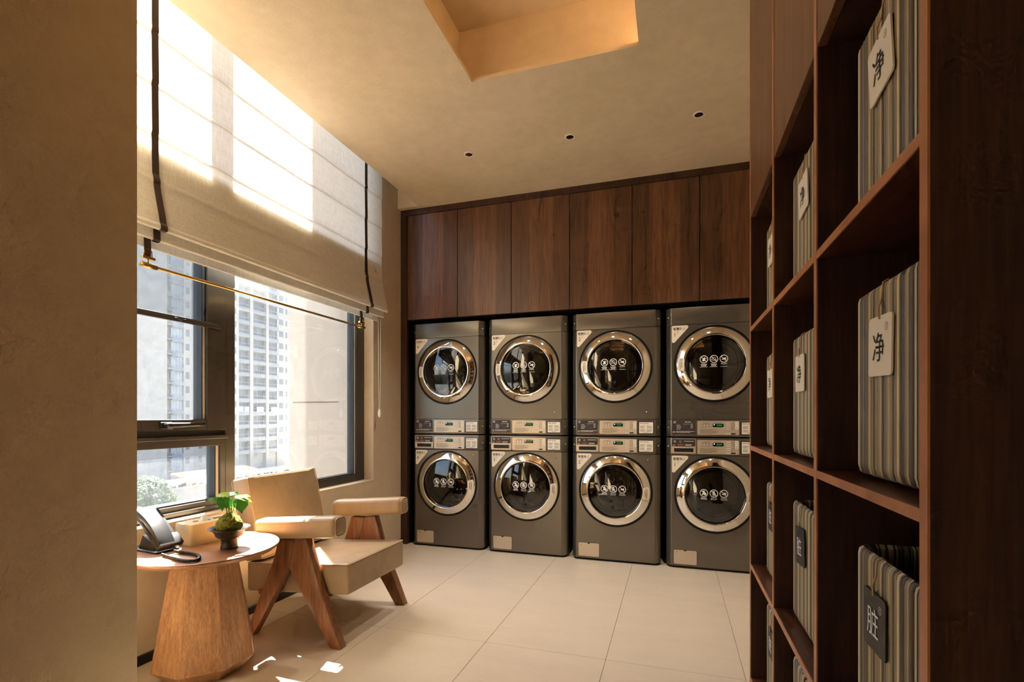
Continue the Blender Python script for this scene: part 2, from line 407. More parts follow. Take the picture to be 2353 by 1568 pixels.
SIDE = Matrix.Rotation(R(-90), 4, 'Z') @ Matrix.Rotation(R(90), 4, 'X')  # text faces -X
_tc = {}
def textmesh(body, size, align='CENTER', offset=0.0):
    c = bpy.data.curves.new('lettering', 'FONT'); c.body = body; c.size = size
    c.align_x = align; c.align_y = 'CENTER'; c.resolution_u = 2; c.offset = offset
    o = bpy.data.objects.new('lettering', c); COL.objects.link(o)
    me = bpy.data.meshes.new_from_object(o)
    v = [x.co.copy() for x in me.vertices]; f = [tuple(p.vertices) for p in me.polygons]
    bpy.data.objects.remove(o); bpy.data.meshes.remove(me); bpy.data.curves.remove(c)
    return v, f
def text(name, body, size, mat, parent, loc, rot=FRONT, align='CENTER', offset=0.0, fn=None):
    v, f = textmesh(body, size, align, offset)
    T = Matrix.Translation(loc) @ rot
    v = [T @ p for p in v]
    if fn: v = [fn(p) for p in v]
    return ob(name, v, f, mat, parent)
def copy_tree(o, parent=None):
    c = o.copy(); COL.objects.link(c); c.parent = parent
    for ch in list(o.children): copy_tree(ch, c)
    return c
def proj_at(u, v, depth):
    """point seen at pixel (u, v) at this depth in front of the camera (used to read positions off the photograph)"""
    Rv = Vector((math.cos(YAW), math.sin(YAW), 0)); Fv = Vector((-math.sin(YAW), math.cos(YAW), 0))
    return Vector((0, 0, CAMH)) + depth * (Fv + Rv * ((u - CXP) / FPX) + Vector((0, 0, (HOR - v) / FPX)))

# ================================================================== room shell
fl = struct(box('floor', (-2.62, YF - 0.1, -0.12), (XR + 0.1, YB + 0.1, -0.006), 'grout'))
TX, TY = [], []
x = -0.305 - 0.608 * 4
while x < XR: TX.append(x); x += 0.608
y = 2.395 - 0.91 * 6
while y < YB: TY.append(y); y += 0.91
tile_me = {}
for tx in TX:
    for ty in TY:
        x0, x1, y0, y1 = max(tx, XW - 0.02), min(tx + 0.608, XR), max(ty, YF), min(ty + 0.91, YB)
        if x1 - x0 < 0.02 or y1 - y0 < 0.02: continue
        if x1 < XP and y0 > PY0 and y1 < YP: continue
        cx_, cy_ = (x0 + x1) / 2, (y0 + y1) / 2; hx, hy = (x1 - x0) / 2 - 0.0008, (y1 - y0) / 2 - 0.0008
        key = (round(hx, 3), round(hy, 3))
        if key not in tile_me:
            t = box('tile', (-hx, -hy, -0.010), (hx, hy, 0.0), 'tile', fl, 0.0012, 1); tile_me[key] = t.data
        else: t = link(bpy.data.objects.new('tile', tile_me[key]), fl)
        t.location = (cx_, cy_, 0)

# window wall with its opening
WY0, WY1, WZ0, WZ1 = 1.30, 3.579, 0.632, 3.72
XO = -2.53
mb = MB()
mb.box((XO, YF - 0.1, -0.1), (XW, YB, WZ0)).box((XO, VY1, WZ0), (XW, WY0, WZ1)).box((XO, WY1, WZ0), (XW, YB, WZ1)).box((XO, VY1, WZ1), (XW, YB, 3.90))
mb.box((XO, YF - 0.1, WZ0), (XW, VY0, 3.90)).box((XO, VY0, VZ1), (XW, VY1, 3.90))
struct(mb.build('wall_window', 'plaster'))
# pier beside the camera: its corner hides the left end of the window bay
struct(box('wall_left', (XW, PY0, -0.1), (XP, YP, 3.6), 'plaster_near', bev=0.004, seg=2))
struct(box('wall_right', (XR, YF, -0.1), (XR + 0.1, YB, 3.6), 'plaster'))
struct(box('wall_front', (XW, YF - 0.1, -0.1), (XR + 0.1, YF, 3.6), 'plaster'))
struct(box('wall_back', (XO, YB - 0.03, -0.1), (XR + 0.1, YB + 0.07, 3.6), 'black'))
# ceiling with the curtain slot and the coffer
def slab(mb, xs, ys, z0, z1, hole):
    for i in range(len(xs) - 1):
        for j in range(len(ys) - 1):
            if not hole((xs[i] + xs[i + 1]) / 2, (ys[j] + ys[j + 1]) / 2): mb.box((xs[i], ys[j], z0), (xs[i + 1], ys[j + 1], z1))
CX0, CX1, CY0, CY1 = -1.068, -0.165, 1.15, 2.59
SX, SY = -2.15, 3.965
G = 0.10
slot = lambda x, y: x < SX and YP - 0.01 < y < SY
mb = MB()
slab(mb, [XO, SX, CX0, CX1, XR + 0.1], [YF - 0.1, CY0, YP, CY1, SY, YB + 0.07], ZC, ZC + 0.022, lambda x, y: slot(x, y) or (CX0 < x < CX1 and CY0 < y < CY1))
slab(mb, [XO, SX, CX0 - G, CX1 + G, XR + 0.1], [YF - 0.1, CY0 - G, YP, CY1 + 0.05, SY, YB + 0.07], ZC + 0.022, 3.354, lambda x, y: slot(x, y) or (CX0 - G < x < CX1 + G and CY0 - G < y < CY1 + 0.05))
slab(mb, [XO, SX, XR + 0.1], [YF - 0.1, YP, SY, YB + 0.07], 3.354, 3.80, slot)
mb.box((XO, YF - 0.1, 3.80), (XR + 0.1, YB + 0.07, 3.90))
struct(mb.build('ceiling', 'ceiling'))
struct(box('baseboard_window', (XW, YP, 0.0), (XW + 0.012, YC + 0.02, 0.046), 'base_black', bev=0.002, seg=1))

# warm strip lights lying on the lip of the coffer
def led(name, a, b, label):
    e = box(name, a, b, 'warm_led'); tag(e, label, 'strip light', 'strip lights in the ceiling coffer'); return e
led('led_strip', (CX1 + 0.05, CY0, ZC + 0.022), (CX1 + 0.062, CY1, ZC + 0.032), 'warm strip light hidden above the right lip of the ceiling coffer')
led('led_strip', (CX0, CY0 - 0.06, ZC + 0.022), (CX1, CY0 - 0.048, ZC + 0.032), 'warm strip light hidden above the near lip of the ceiling coffer')

# downlights
spot_d = bpy.data.lights.new('downlight_beam', 'SPOT'); spot_d.energy = 14.0; spot_d.color = (1.0, 0.93, 0.82)
spot_d.spot_size = R(88); spot_d.spot_blend = 1.0; spot_d.shadow_soft_size = 0.03
for k, (dx, dy, lab) in enumerate(((-1.382, 3.295, 'white rimmed copper downlight in the ceiling, nearest the window'), (-0.655, 3.295, 'white rimmed copper downlight in the ceiling, middle of the row of three'), (0.151, 3.295, 'white rimmed copper downlight in the ceiling, nearest the shelves'))):
    d = empty('downlight', (dx, dy, ZC), 0, lab, 'downlight', 'recessed ceiling downlights')
    lath('trim_ring', [(0.026, 0.0), (0.026, -0.004), (0.034, -0.004), (0.036, 0.0)], 'white_plastic', d, 32, cap=False)
    lath('reflector', [(0.0265, -0.002), (0.022, -0.0010), (0.014, -0.0004), (0.001, -0.0002)], 'copper', d, 32, cap=False)
    lath('lamp', [(0.010, -0.0022), (0.0095, -0.0030), (0.001, -0.0032)], 'black_plastic', d, 20, cap=False)
    b = bpy.data.objects.new('beam', spot_d); COL.objects.link(b); b.parent = d; b.location = (0, 0, -0.04)

# ================================================================== window
XF, XB = -2.439, -2.515
win = struct(empty('window_1', (0, 0, 0)))
def wbar(name, y0, y1, z0, z1, x1=XF, x0=XB, mat='alu', parent=win, bev=0.002): return box(name, (x0, y0, z0), (x1, y1, z1), mat, parent, bev, 1)
wbar('frame_jamb', 3.470, WY1, WZ0, WZ1)
wbar('frame_jamb', WY0, WY0 + 0.06, WZ0, WZ1)
wbar('frame_sill', WY0 + 0.06, 3.470, WZ0, 0.690)
wbar('frame_head', WY0 + 0.06, 3.470, WZ1 - 0.03, WZ1)
wbar('mullion', 2.226, 2.292, 0.690, WZ1 - 0.03)
wbar('transom', WY0 + 0.06, 2.226, 0.990, 1.045)
wbar('transom_lip', WY0 + 0.06, 2.226, 1.045, 1.079, XF - 0.012)
wbar('transom_step', WY0 + 0.06, 2.232, 1.030, 1.048, XF + 0.014, XF)
# opening sash
SZ = 2.30
sash = wbar('sash_stile', 2.105, 2.226, 1.079, SZ, XF + 0.004)
wbar('sash_stile', WY0 + 0.06, 1.45, 1.079, SZ, XF + 0.004)
wbar('sash_rail', 1.45, 2.105, SZ - 0.06, SZ, XF + 0.004)
wbar('transom', WY0 + 0.06, 2.226, SZ, SZ + 0.06)
wbar('sash_rail', 1.45, 2.105, 1.079, 1.137, XF + 0.004)
# pale beads beside the panes
for (y0, y1, z0, z1) in ((2.086, 2.105, 1.137, SZ - 0.06), (2.168, 2.190, 0.690, 0.990), (3.452, 3.470, 0.690, WZ1 - 0.03)):
    wbar('glazing_bead', y0 + 0.006, y1, z0, z1, XF - 0.010, XB, 'alu_bead')
    wbar('gasket', y0, y0 + 0.006, z0, z1, XF - 0.014, XB, 'gasket')
wbar('frame_jamb', 2.190, 2.226, 0.690, 0.990)
wbar('gasket', 2.292, 2.297, 0.690, WZ1 - 0.03, XF - 0.012, XB, 'gasket')
wbar('gasket', 2.297, 3.452, 0.690, 0.698, XF - 0.012, XB, 'gasket')
wbar('gasket', WY0 + 0.06, 2.168, 0.690, 0.700, XF - 0.012, XB, 'gasket')
wbar('sill_lip', WY0 + 0.06, 2.226, 0.640, 0.662, XF + 0.016, XF, 'alu')
XG = -2.490
def pane(y0, y1, z0, z1, mat='glass'): return box('pane', (XG, y0, z0), (XG + 0.006, y1, z1), mat, win)
pane(1.44, 2.11, 1.10, SZ - 0.05); pane(1.35, 2.235, SZ + 0.05, WZ1 - 0.02); pane(1.30, 2.20, 0.68, 1.0, 'glass_hazier'); pane(2.28, 3.46, 0.68, WZ1 - 0.02)
# second window of the same make, further along the wall behind the camera (its daylight shows in the chrome doors)
win2 = struct(empty('window_2', (0, 0, 0)))
for (y0, y1, z0, z1) in ((VY0, VY0 + 0.07, WZ0, VZ1), (VY1 - 0.07, VY1, WZ0, VZ1)): wbar('frame_jamb', y0, y1, z0, z1, parent=win2)
for (z0, z1) in ((WZ0, WZ0 + 0.06), (VZ1 - 0.06, VZ1)): wbar('frame_rail', VY0 + 0.07, VY1 - 0.07, z0, z1, parent=win2)
for (y0, y1) in ((VY0 + 0.06, VY1 - 0.06),): box('pane', (XG, y0, WZ0 + 0.05), (XG + 0.006, y1, VZ1 - 0.05), 'glass', win2)
# roll-down insect screen with its pull bar
bar = box('screen_bar', (XF - 0.008, 1.45, 1.642), (XF + 0.012, 2.190, 1.671), 'alu', win, 0.003, 2)
box('screen_mesh', (XF - 0.006, 1.45, 1.671), (XF - 0.005, 2.110, SZ - 0.06), 'screen', win)
tube('bar_grip', [(XF + 0.013, 1.905 + 0.008 * k, 1.655 + 0.004 * math.sin(k * 0.9)) for k in range(9)], 0.0045, 'black_plastic', bar, 8)
# sash handle
hd = box('sash_handle', (XF + 0.004, 1.835, 1.088), (XF + 0.018, 1.90, 1.124), 'black_plastic', win, 0.006, 3)
tube('lever', [(XF + 0.02, 1.852, 1.106), (XF + 0.038, 1.862, 1.108), (XF + 0.042, 1.90, 1.108), (XF + 0.040, 2.00, 1.110), (XF + 0.040, 2.055, 1.110)], [0.013, 0.015, 0.014, 0.0115, 0.0105], 'black_plastic', hd, 10)

# ================================================================== roman blind
XBL = -2.262
BY0, BY1 = 1.455, 3.560
blind = empty('roman_blind', ((XBL), (BY0 + BY1) / 2, 3.78), 0, 'linen roman blind with two dark straps half drawn over the window', 'blind')
BO = Vector(blind.location)
def sheet(name, prof, mat, y0=BY0, y1=BY1, parent=blind, ny=24, wob=0.0, smooth=True):
    v, f = [], []
    for j in range(ny + 1):
        y = y0 + (y1 - y0) * j / ny
        for (x, z) in prof:
            w = wob * math.sin(y * 7.3 + z * 3) * max(0.0, min(1.0, (2.35 - z) / 0.3))
            v.append((x + w - BO.x, y - BO.y, z - BO.z))
    n = len(prof)
    for j in range(ny):
        for i in range(n - 1): f.append((j * n + i, (j + 1) * n + i, (j + 1) * n + i + 1, j * n + i + 1))
    return ob(name, v, f, mat, parent, smooth)
SEAMS = [3.78, 2.918, 2.682, 2.450]
prof = []
for a, b in zip(SEAMS[:-1], SEAMS[1:]): sheet('panel', [(XBL, a), (XBL + 0.002, (a + b) / 2), (XBL + 0.005, b + 0.004), (XBL + 0.004, b - 0.002), (XBL + 0.0, b - 0.002)], 'fabric', smooth=False)
FR = -2.206
flare = [(XBL, 2.450), (XBL + 0.002, 2.34), (XBL + 0.005, 2.262), (XBL + 0.011, 2.243), (XBL + 0.0145, 2.232), (XBL + 0.0145, 2.224), (XBL + 0.012, 2.214), (XBL + 0.018, 2.18), (FR - 0.012, 2.07), (FR - 0.006, 2.032), (FR - 0.004, 2.026)]
roll = [(FR - 0.004, 2.026), (FR + 0.001, 2.022)] + [(FR - 0.007 + 0.012 * math.cos(a), 2.008 + 0.012 * math.sin(a)) for a in (0.6, 0.2, -0.3, -0.9, -1.57, -2.2)] + [(FR - 0.018, 2.012), (FR - 0.030, 2.08), (XBL - 0.008, 2.25), (XBL - 0.010, 2.394)]
sheet('front_fold', flare, 'fabric', wob=0.0012)
sheet('front_fold_hem', roll, 'fabric', wob=0.0012)
f2 = -2.243
second = [(XBL - 0.011, 2.394), (XBL - 0.014, 2.25), (f2 - 0.004, 2.03), (f2, 1.975)] + [(f2 - 0.006 + 0.008 * math.cos(a), 1.963 + 0.008 * math.sin(a)) for a in (0.5, 0, -0.5, -1.1, -1.6, -2.2)] + [(f2 - 0.02, 1.98), (XBL - 0.034, 2.15), (XBL - 0.036, 2.392)]
sheet('middle_fold', second, 'fabric', wob=0.001)
f3 = -2.300
third = [(XBL - 0.038, 2.392), (XBL - 0.040, 2.15), (f3, 2.0), (f3, 1.945)] + [(f3 - 0.005 + 0.006 * math.cos(a), 1.936 + 0.006 * math.sin(a)) for a in (0.3, -0.4, -1.2, -1.9, -2.6)] + [(f3 - 0.012, 2.10), (f3 - 0.012, 2.388)]
sheet('rear_flap', third, 'fabric')
for zb in (2.918, 2.682, 2.450):
    tube('batten', [(XBL - 0.006 - BO.x, BY0 - BO.y + 0.01, zb - BO.z), (XBL - 0.006 - BO.x, BY1 - BO.y - 0.01, zb - BO.z)], 0.004, 'alu', blind, 6)
def strip(name, prof, yc, w, mat, th=0.0018):
    v, f = [], []
    for (x, z) in prof:
        for (dx, y) in ((0.0, yc - w / 2), (0.0, yc + w / 2), (th, yc + w / 2), (th, yc - w / 2)): v.append((x + dx - BO.x, y - BO.y, z - BO.z))
    n = len(prof)
    for i in range(n - 1):
        for k in range(4):
            k2 = (k + 1) % 4; f.append((i * 4 + k, i * 4 + k2, (i + 1) * 4 + k2, (i + 1) * 4 + k))
    f.append((0, 1, 2, 3)); f.append((n * 4 - 1, n * 4 - 2, n * 4 - 3, n * 4 - 4))
    return ob(name, v, f, mat, blind)
for yc in (1.681, 3.335):
    d = 0.006
    strip('strap', [(XBL + d, 3.78), (XBL + d, 2.95), (XBL + d + 0.002, 2.925), (XBL + d - 0.002, 2.912), (XBL + d, 2.80), (XBL + d + 0.002, 2.69), (XBL + d - 0.002, 2.676), (XBL + d, 2.56), (XBL + d + 0.002, 2.457), (XBL + d - 0.002, 2.444), (XBL + d, 2.34), (XBL + d + 0.003, 2.262), (XBL + d + 0.009, 2.243), (XBL + d + 0.0115, 2.228), (XBL + d + 0.010, 2.214), (XBL + d + 0.016, 2.18), (FR - 0.008, 2.07), (FR + 0.000, 2.030), (FR + 0.006, 2.018), (FR + 0.0075, 2.006), (FR + 0.003, 1.996), (FR - 0.012, 1.994)], yc, 0.032, 'strap')
    strip('strap', [(f2 - 0.0, 2.05), (f2 + 0.003, 1.975), (f2 + 0.004, 1.960), (f2 - 0.002, 1.951), (f2 - 0.016, 1.951)], yc - 0.004, 0.032, 'strap')
    strip('strap', [(f3 + 0.002, 2.00), (f3 + 0.006, 1.95), (f3 + 0.007, 1.915), (f3 + 0.004, 1.886)], yc - 0.008, 0.032, 'strap')
# brass rail hanging in its rings
XRD, ZRD = -2.294, 1.846
rl = lambda p: (p[0] - BO.x, p[1] - BO.y, p[2] - BO.z)
tube('brass_rod', [rl((XRD, 1.66, ZRD)), (rl((XRD, 3.34, ZRD)))], 0.0075, 'brass', blind, 12)
for (ya, yb, yr) in ((1.642, 1.715, 1.676), (3.295, 3.365, 3.330)):
    h = tube('rod_sleeve', [rl((XRD, ya, ZRD)), rl((XRD, yb, ZRD))], 0.0125, 'brass', blind, 16)
    tube('hanger_post', [rl((XRD, yr, ZRD + 0.012)), rl((XRD, yr, ZRD + 0.030))], 0.0035, 'brass', h, 8)
    box('hanger_plate', rl((XRD - 0.009, yr - 0.030, ZRD + 0.028)), rl((XRD + 0.009, yr + 0.030, ZRD + 0.041)), 'brass', h, 0.0012, 1)
    tube('hanger_ring', [rl((XRD, yr + 0.018 * math.cos(a), ZRD + 0.043 + (0.022 if 0.3 < a < 2.85 else 0.0) + 0.010 * math.sin(a))) for a in [math.pi * k / 10 for k in range(11)]], 0.0028, 'brass', h, 8)
for dy in (3.572, 3.604):
    tube('pull_cord', [rl((-2.30, dy, 1.96)), rl((-2.30, dy, 1.50)), rl((-2.30, 3.588 + (dy - 3.588) * 0.4, 1.205))], 0.0018, 'white_plastic', blind, 6)
lath('cord_weight', [(0.002, 0.038), (0.008, 0.030), (0.0125, 0.012), (0.0135, 0.0), (0.0125, -0.014), (0.008, -0.030), (0.002, -0.036)], 'white_plastic', blind, 20, at=rl((-2.30, 3.588, 1.180)))

# ================================================================== upper cabinets, stile and trim over the machines
edges = [-2.286, -1.794, -1.300, -0.802, -0.306, 0.190, 0.690]
names = ['first', 'second', 'third', 'fourth', 'fifth', 'sixth']
DZ0, DZ1 = 2.026, 2.966
for k in range(6):
    x0, x1 = edges[k], edges[k + 1]
    c = empty('upper_cabinet', ((x0 + x1) / 2, YC, DZ0), 0, f'walnut upper cabinet over the machines, {names[k]} from the window wall', 'cabinet', 'walnut cabinets above the machines')
    hw = (x1 - x0) / 2
    box('body', (-hw + 0.001, 0.024, 0.0), (hw - 0.001, 0.70, DZ1 - DZ0), 'black', c)
    box('door', (-hw + 0.0025, 0.0, 0.0), (hw - 0.0025, 0.022, DZ1 - DZ0 - 0.003), 'walnut', c, 0.0012, 1)
struct(box('trim_1', (-2.352, YC - 0.004, DZ1), (XR, YC + 0.70, ZC), 'walnut_shelf', bev=0.001, seg=1))
struct(box('trim_2', (XW, YC - 0.004, 0.0), (-2.2875, YC + 0.03, DZ1), 'walnut_shelf', bev=0.001, seg=1))
struct(box('trim_3', (XW, YC + 0.03, 0.0), (-2.2875, YC + 0.72, DZ1), 'black'))

# ================================================================== washing machines and dryers
MW = 0.345                       # half width
UD = lambda u: u - MW            # measured from the left side
SAG = lambda r: -0.046 + 0.028 * (r / 0.209) ** 2
def band(name, z0, z1, parent, mat='steel'):
    poly = [(-MW, 0.10), (-MW, 0.048), (-MW + 0.005, 0.036), (-0.312, 0.004), (-0.304, 0.0), (0.300, 0.0), (0.308, 0.004), (MW - 0.005, 0.036), (MW, 0.048), (MW, 0.10)]
    return prism(name, poly, z0, z1, 'XY', mat, parent, 0.0018, 20)
def holed(name, z0, z1, zc, rad, parent):
    """front panel with chamfered sides and a round door opening"""
    bm = bmesh.new(); n = 72; X0, X1 = -0.304, 0.300
    ci = [bm.verts.new((rad * math.cos(2 * math.pi * k / n), 0.0, zc + rad * math.sin(2 * math.pi * k / n))) for k in range(n)]
    ci2 = [bm.verts.new((v.co.x, 0.045, v.co.z)) for v in ci]
    corner = [math.atan2(zz - zc, xx) % (2 * math.pi) for xx, zz in ((X1, z0), (X1, z1), (X0, z1), (X0, z0))]
    out = []
    for k in range(n):
        a = 2 * math.pi * k / n
        for ca in corner:
            if abs((a - ca + math.pi) % (2 * math.pi) - math.pi) < math.pi / n: a = ca
        c, s = math.cos(a), math.sin(a); ts = []
        if c > 1e-9: ts.append(X1 / c)
        if c < -1e-9: ts.append(X0 / c)
        if s > 1e-9: ts.append((z1 - zc) / s)
        if s < -1e-9: ts.append((z0 - zc) / s)
        t = min(ts); out.append(bm.verts.new((t * c, 0.0, zc + t * s)))
    for k in range(n):
        k2 = (k + 1) % n
        bm.faces.new((ci[k], out[k], out[k2], ci[k2])); bm.faces.new((ci2[k], ci[k], ci[k2], ci2[k2]))
    for sx, xa in ((-1, X0), (1, X1)):
        pl = [(xa, 0.0), (xa + sx * 0.008, 0.004), (sx * (MW - 0.005), 0.036), (sx * MW, 0.048), (sx * MW, 0.10)]
        lo = [bm.verts.new((p[0], p[1], z0)) for p in pl]; hi = [bm.verts.new((p[0], p[1], z1)) for p in pl]
        for i in range(len(pl) - 1): bm.faces.new((lo[i], lo[i + 1], hi[i + 1], hi[i]))
    bmesh.ops.recalc_face_normals(bm, faces=bm.faces)
    return bmob(name, bm, 'steel', parent, auto=20)
def domed(zc):
    def fn(p):
        r = math.hypot(p[0], p[2] - zc); return (p[0], SAG(r) - 0.0012, p[2])
    return fn
def annulus(mb, cx, cz, r0, r1, n=28, y=0.0):
    v = []; f = []
    for k in range(n):
        a = 2 * math.pi * k / n
        v += [(cx + r0 * math.cos(a), y, cz + r0 * math.sin(a)), (cx + r1 * math.cos(a), y, cz + r1 * math.sin(a))]
    for k in range(n):
        k2 = (k + 1) % n; f.append((2 * k, 2 * k + 1, 2 * k2 + 1, 2 * k2))
    mb.add(v, f)
def pl(mb, cx, cz, s, pts, y=0.0): mb.poly([(cx + s * p[0], y, cz + s * p[1]) for p in pts])
def disc(mb, cx, cz, r, n=14, y=0.0): mb.poly([(cx + r * math.cos(2 * math.pi * k / n), y, cz + r * math.sin(2 * math.pi * k / n)) for k in range(n)])
SHOE = [(-0.75, -0.32), (0.72, -0.32), (0.80, -0.05), (0.74, 0.40), (0.42, 0.46), (0.20, 0.30), (0.0, 0.34), (-0.15, 0.12), (-0.72, -0.08)]
BOTTLE = [(-0.55, -0.55), (0.10, -0.72), (0.42, 0.12), (0.36, 0.34), (0.50, 0.52), (0.10, 0.70), (0.02, 0.42), (-0.30, 0.28)]
def line(mb, cx, cz, x0, z0, x1, z1, w):
    d = Vector((x1 - x0, z1 - z0)); d.normalize(); nx, nz = -d.y * w / 2, d.x * w / 2
    mb.poly([(cx + x0 + nx, 0, cz + z0 + nz), (cx + x0 - nx, 0, cz + z0 - nz), (cx + x1 - nx, 0, cz + z1 - nz), (cx + x1 + nx, 0, cz + z1 + nz)])
def glyphrow(mb, cx, cz, n, w, h, y=0.0, rnd=None):
    """a row of tiny unreadable print"""
    rn = rnd or random
    p = w / n
    for k in range(n):
        x0 = cx - w / 2 + k * p
        mb.poly([(x0, y, cz - h / 2), (x0 + p * 0.78, y, cz - h / 2), (x0 + p * 0.78, y, cz - h * 0.12), (x0, y, cz - h * 0.12)])
        mb.poly([(x0 + p * 0.1, y, cz + h * 0.02), (x0 + p * 0.7, y, cz + h * 0.02), (x0 + p * 0.7, y, cz + h / 2), (x0 + p * 0.1, y, cz + h / 2)])
def bars(mb, x0, x1, zs, h, y=0.0, seed=1):
    rn = random.Random(seed)
    for z in zs:
        x = x0; e = x1 - rn.random() * 0.35 * (x1 - x0)
        while x < e:
            w = min(e - x, 0.004 + rn.random() * 0.012)
            mb.poly([(x, y, z - h / 2), (x + w, y, z - h / 2), (x + w, y, z + h / 2), (x, y, z + h / 2)]); x += w + 0.0016
def door(parent, zc, dryer):
    d = lath('door', [(0.207, -0.010), (0.2085, -0.030), (0.2105, -0.0365), (0.214, -0.0385), (0.220, -0.0378), (0.230, -0.0335), (0.240, -0.0285), (0.250, -0.0228), (0.260, -0.0165), (0.268, -0.0108), (0.2735, -0.0055), (0.2755, 0.002), (0.2755, 0.012)], 'chrome', parent, 96, 'Y', False, (0, 0, zc), auto=60)
    lath('door_seal', [(0.2745, 0.010), (0.2768, -0.004), (0.2800, -0.004), (0.2815, 0.006), (0.288, 0.008)], 'seal', d, 72, 'Y', False, (0, 0, zc))
    lath('glass', [(0.2085, SAG(0.2085)), (0.19, SAG(0.19)), (0.16, SAG(0.16)), (0.12, SAG(0.12)), (0.08, SAG(0.08)), (0.04, SAG(0.04)), (0.002, SAG(0.002))], 'doorglass', d, 72, 'Y', False, (0, 0, zc), auto=80)
    lath('inner_rim', [(0.2085, -0.008), (0.200, -0.006), (0.192, 0.004), (0.172, 0.030), (0.168, 0.05)], 'seal', d, 64, 'Y', False, (0, 0, zc))
    lath('inner_bowl_edge', [(0.176, 0.004), (0.173, -0.003), (0.170, 0.004)], 'drumsteel', d, 64, 'Y', False, (0, 0, zc))
    fn = domed(zc)
    mb = MB(); rr = 0.029; dz = 0.030 if dryer else 0.018
    cs = [(-0.077, zc + dz), (-0.008, zc + dz), (0.060, zc + dz)]
    for (cx, cz) in cs:
        annulus(mb, cx, cz, 0.0245, rr); line(mb, cx, cz, -0.0185, 0.0185, 0.0185, -0.0185, 0.0042)
    cx, cz = cs[2]; pl(mb, cx, cz, 0.019, SHOE)
    cx, cz = cs[0]
    if dryer:
        pl(mb, cx, cz, 0.022, BOTTLE); disc(mb, cx + 0.016, cz + 0.004, 0.0035)
        cx, cz = cs[1]
        zz = [(-0.017, -0.010), (-0.010, 0.010), (-0.004, 0.014), (0.0, 0.011), (0.005, 0.014), (0.010, 0.006), (0.016, -0.006), (0.004, -0.013), (-0.006, -0.010), (-0.010, -0.004), (-0.017, -0.010)]
        for a, b in zip(zz[:-1], zz[1:]): line(mb, cx, cz, a[0], a[1], b[0], b[1], 0.0022)
    else:
        disc(mb, cx - 0.001, cz + 0.010, 0.0085); pl(mb, cx, cz, 1, [(-0.006, 0.004), (0.002, 0.002), (-0.010, -0.016), (-0.015, -0.013)]); disc(mb, cx + 0.007, cz - 0.006, 0.0105)
        cx, cz = cs[1]; disc(mb, cx, cz + 0.012, 0.007)
        pl(mb, cx, cz, 1, [(-0.005, 0.004), (0.005, 0.004), (0.014, -0.004), (0.011, -0.007), (0.006, -0.003), (0.006, -0.008), (-0.006, -0.008), (-0.006, -0.003), (-0.011, -0.007), (-0.014, -0.004)])
        pl(mb, cx, cz, 1, [(-0.009, -0.010), (-0.002, -0.010), (-0.003, -0.018), (-0.007, -0.018)]); pl(mb, cx, cz, 1, [(0.009, -0.010), (0.002, -0.010), (0.003, -0.018), (0.007, -0.018)])
    for q, (cx, cz) in enumerate(cs):
        if dryer:
            if q < 2: glyphrow(mb, cx, cz - 0.038, 5, 0.042, 0.0075); glyphrow(mb, cx, cz - 0.048, 4, 0.034, 0.0075)
            zz = cz - 0.057; w = 0.056 if q < 2 else 0.044
        else: zz = cz - 0.046; w = 0.044
        if q == 0 and not dryer: glyphrow(mb, cx, cz - 0.037, 4, 0.042, 0.009)
        bars(mb, cx - w / 2, cx + w / 2 + 0.012, [zz], 0.0024, 0.0, 5 + q)
    mb.build('glass_print', 'ink_white', d, fn=fn)
    if dryer: text('lettering', '禁止烘鞋', 0.0105, 'ink_white', d, (cs[2][0], 0, cs[2][1] - 0.037), FRONT, fn=fn)
    else:
        text('lettering', '禁止儿童', 0.0108, 'ink_white', d, (cs[1][0], 0, cs[1][1] - 0.037), FRONT, fn=fn)
        text('lettering', '禁止洗鞋', 0.0108, 'ink_white', d, (cs[2][0], 0, cs[2][1] - 0.037), FRONT, fn=fn)
    # curved notice stuck on the chrome ring
    def ringpt(a, r, off=0.0):
        P = [(0.214, -0.0385), (0.220, -0.0378), (0.230, -0.0335), (0.240, -0.0285), (0.250, -0.0228), (0.260, -0.0165), (0.268, -0.0108), (0.2735, -0.0055)]
        for (r0, y0), (r1, y1) in zip(P[:-1], P[1:]):
            if r0 <= r <= r1: y = y0 + (y1 - y0) * (r - r0) / (r1 - r0); break
        else: y = -0.006
        return (r * math.cos(a), y - 0.0012 - off, zc + r * math.sin(a))
    a0 = R(180) if dryer else R(-2); half = R(11.5)
    v, f = [], []; nr, na = 5, 12
    for j in range(na + 1):
        t = 2 * j / na - 1
        e = 0.006 if abs(t) == 1 else (0.002 if abs(t) > 0.8 else 0.0)
        for i in range(nr + 1): v.append(ringpt(a0 + half * t, (0.216 + e) + (0.048 - 2 * e) * i / nr))
    for j in range(na):
        for i in range(nr):
            q = (j * (nr + 1) + i, (j + 1) * (nr + 1) + i, (j + 1) * (nr + 1) + i + 1, j * (nr + 1) + i + 1); f.append(q)
    lab = ob('door_notice', v, f, 'sticker', d, True)
    mb = MB(); sgn = 1 if not dryer else -1
    def rq(r0, r1, z0, z1):    # small patch in ring coordinates: z measured along the ring upwards
        q = [(r0, z0), (r1, z0), (r1, z1), (r0, z1)]
        mb.poly([ringpt(a0 + sgn * z / 0.24, r, 0.0006) for r, z in q])
    for cidx, (ra, n0) in enumerate(((0.2325, 5), (0.2450, 6))):
        for k in range(n0): rq(ra - 0.003, ra + 0.003, 0.010 - k * 0.0088, 0.0155 - k * 0.0088)
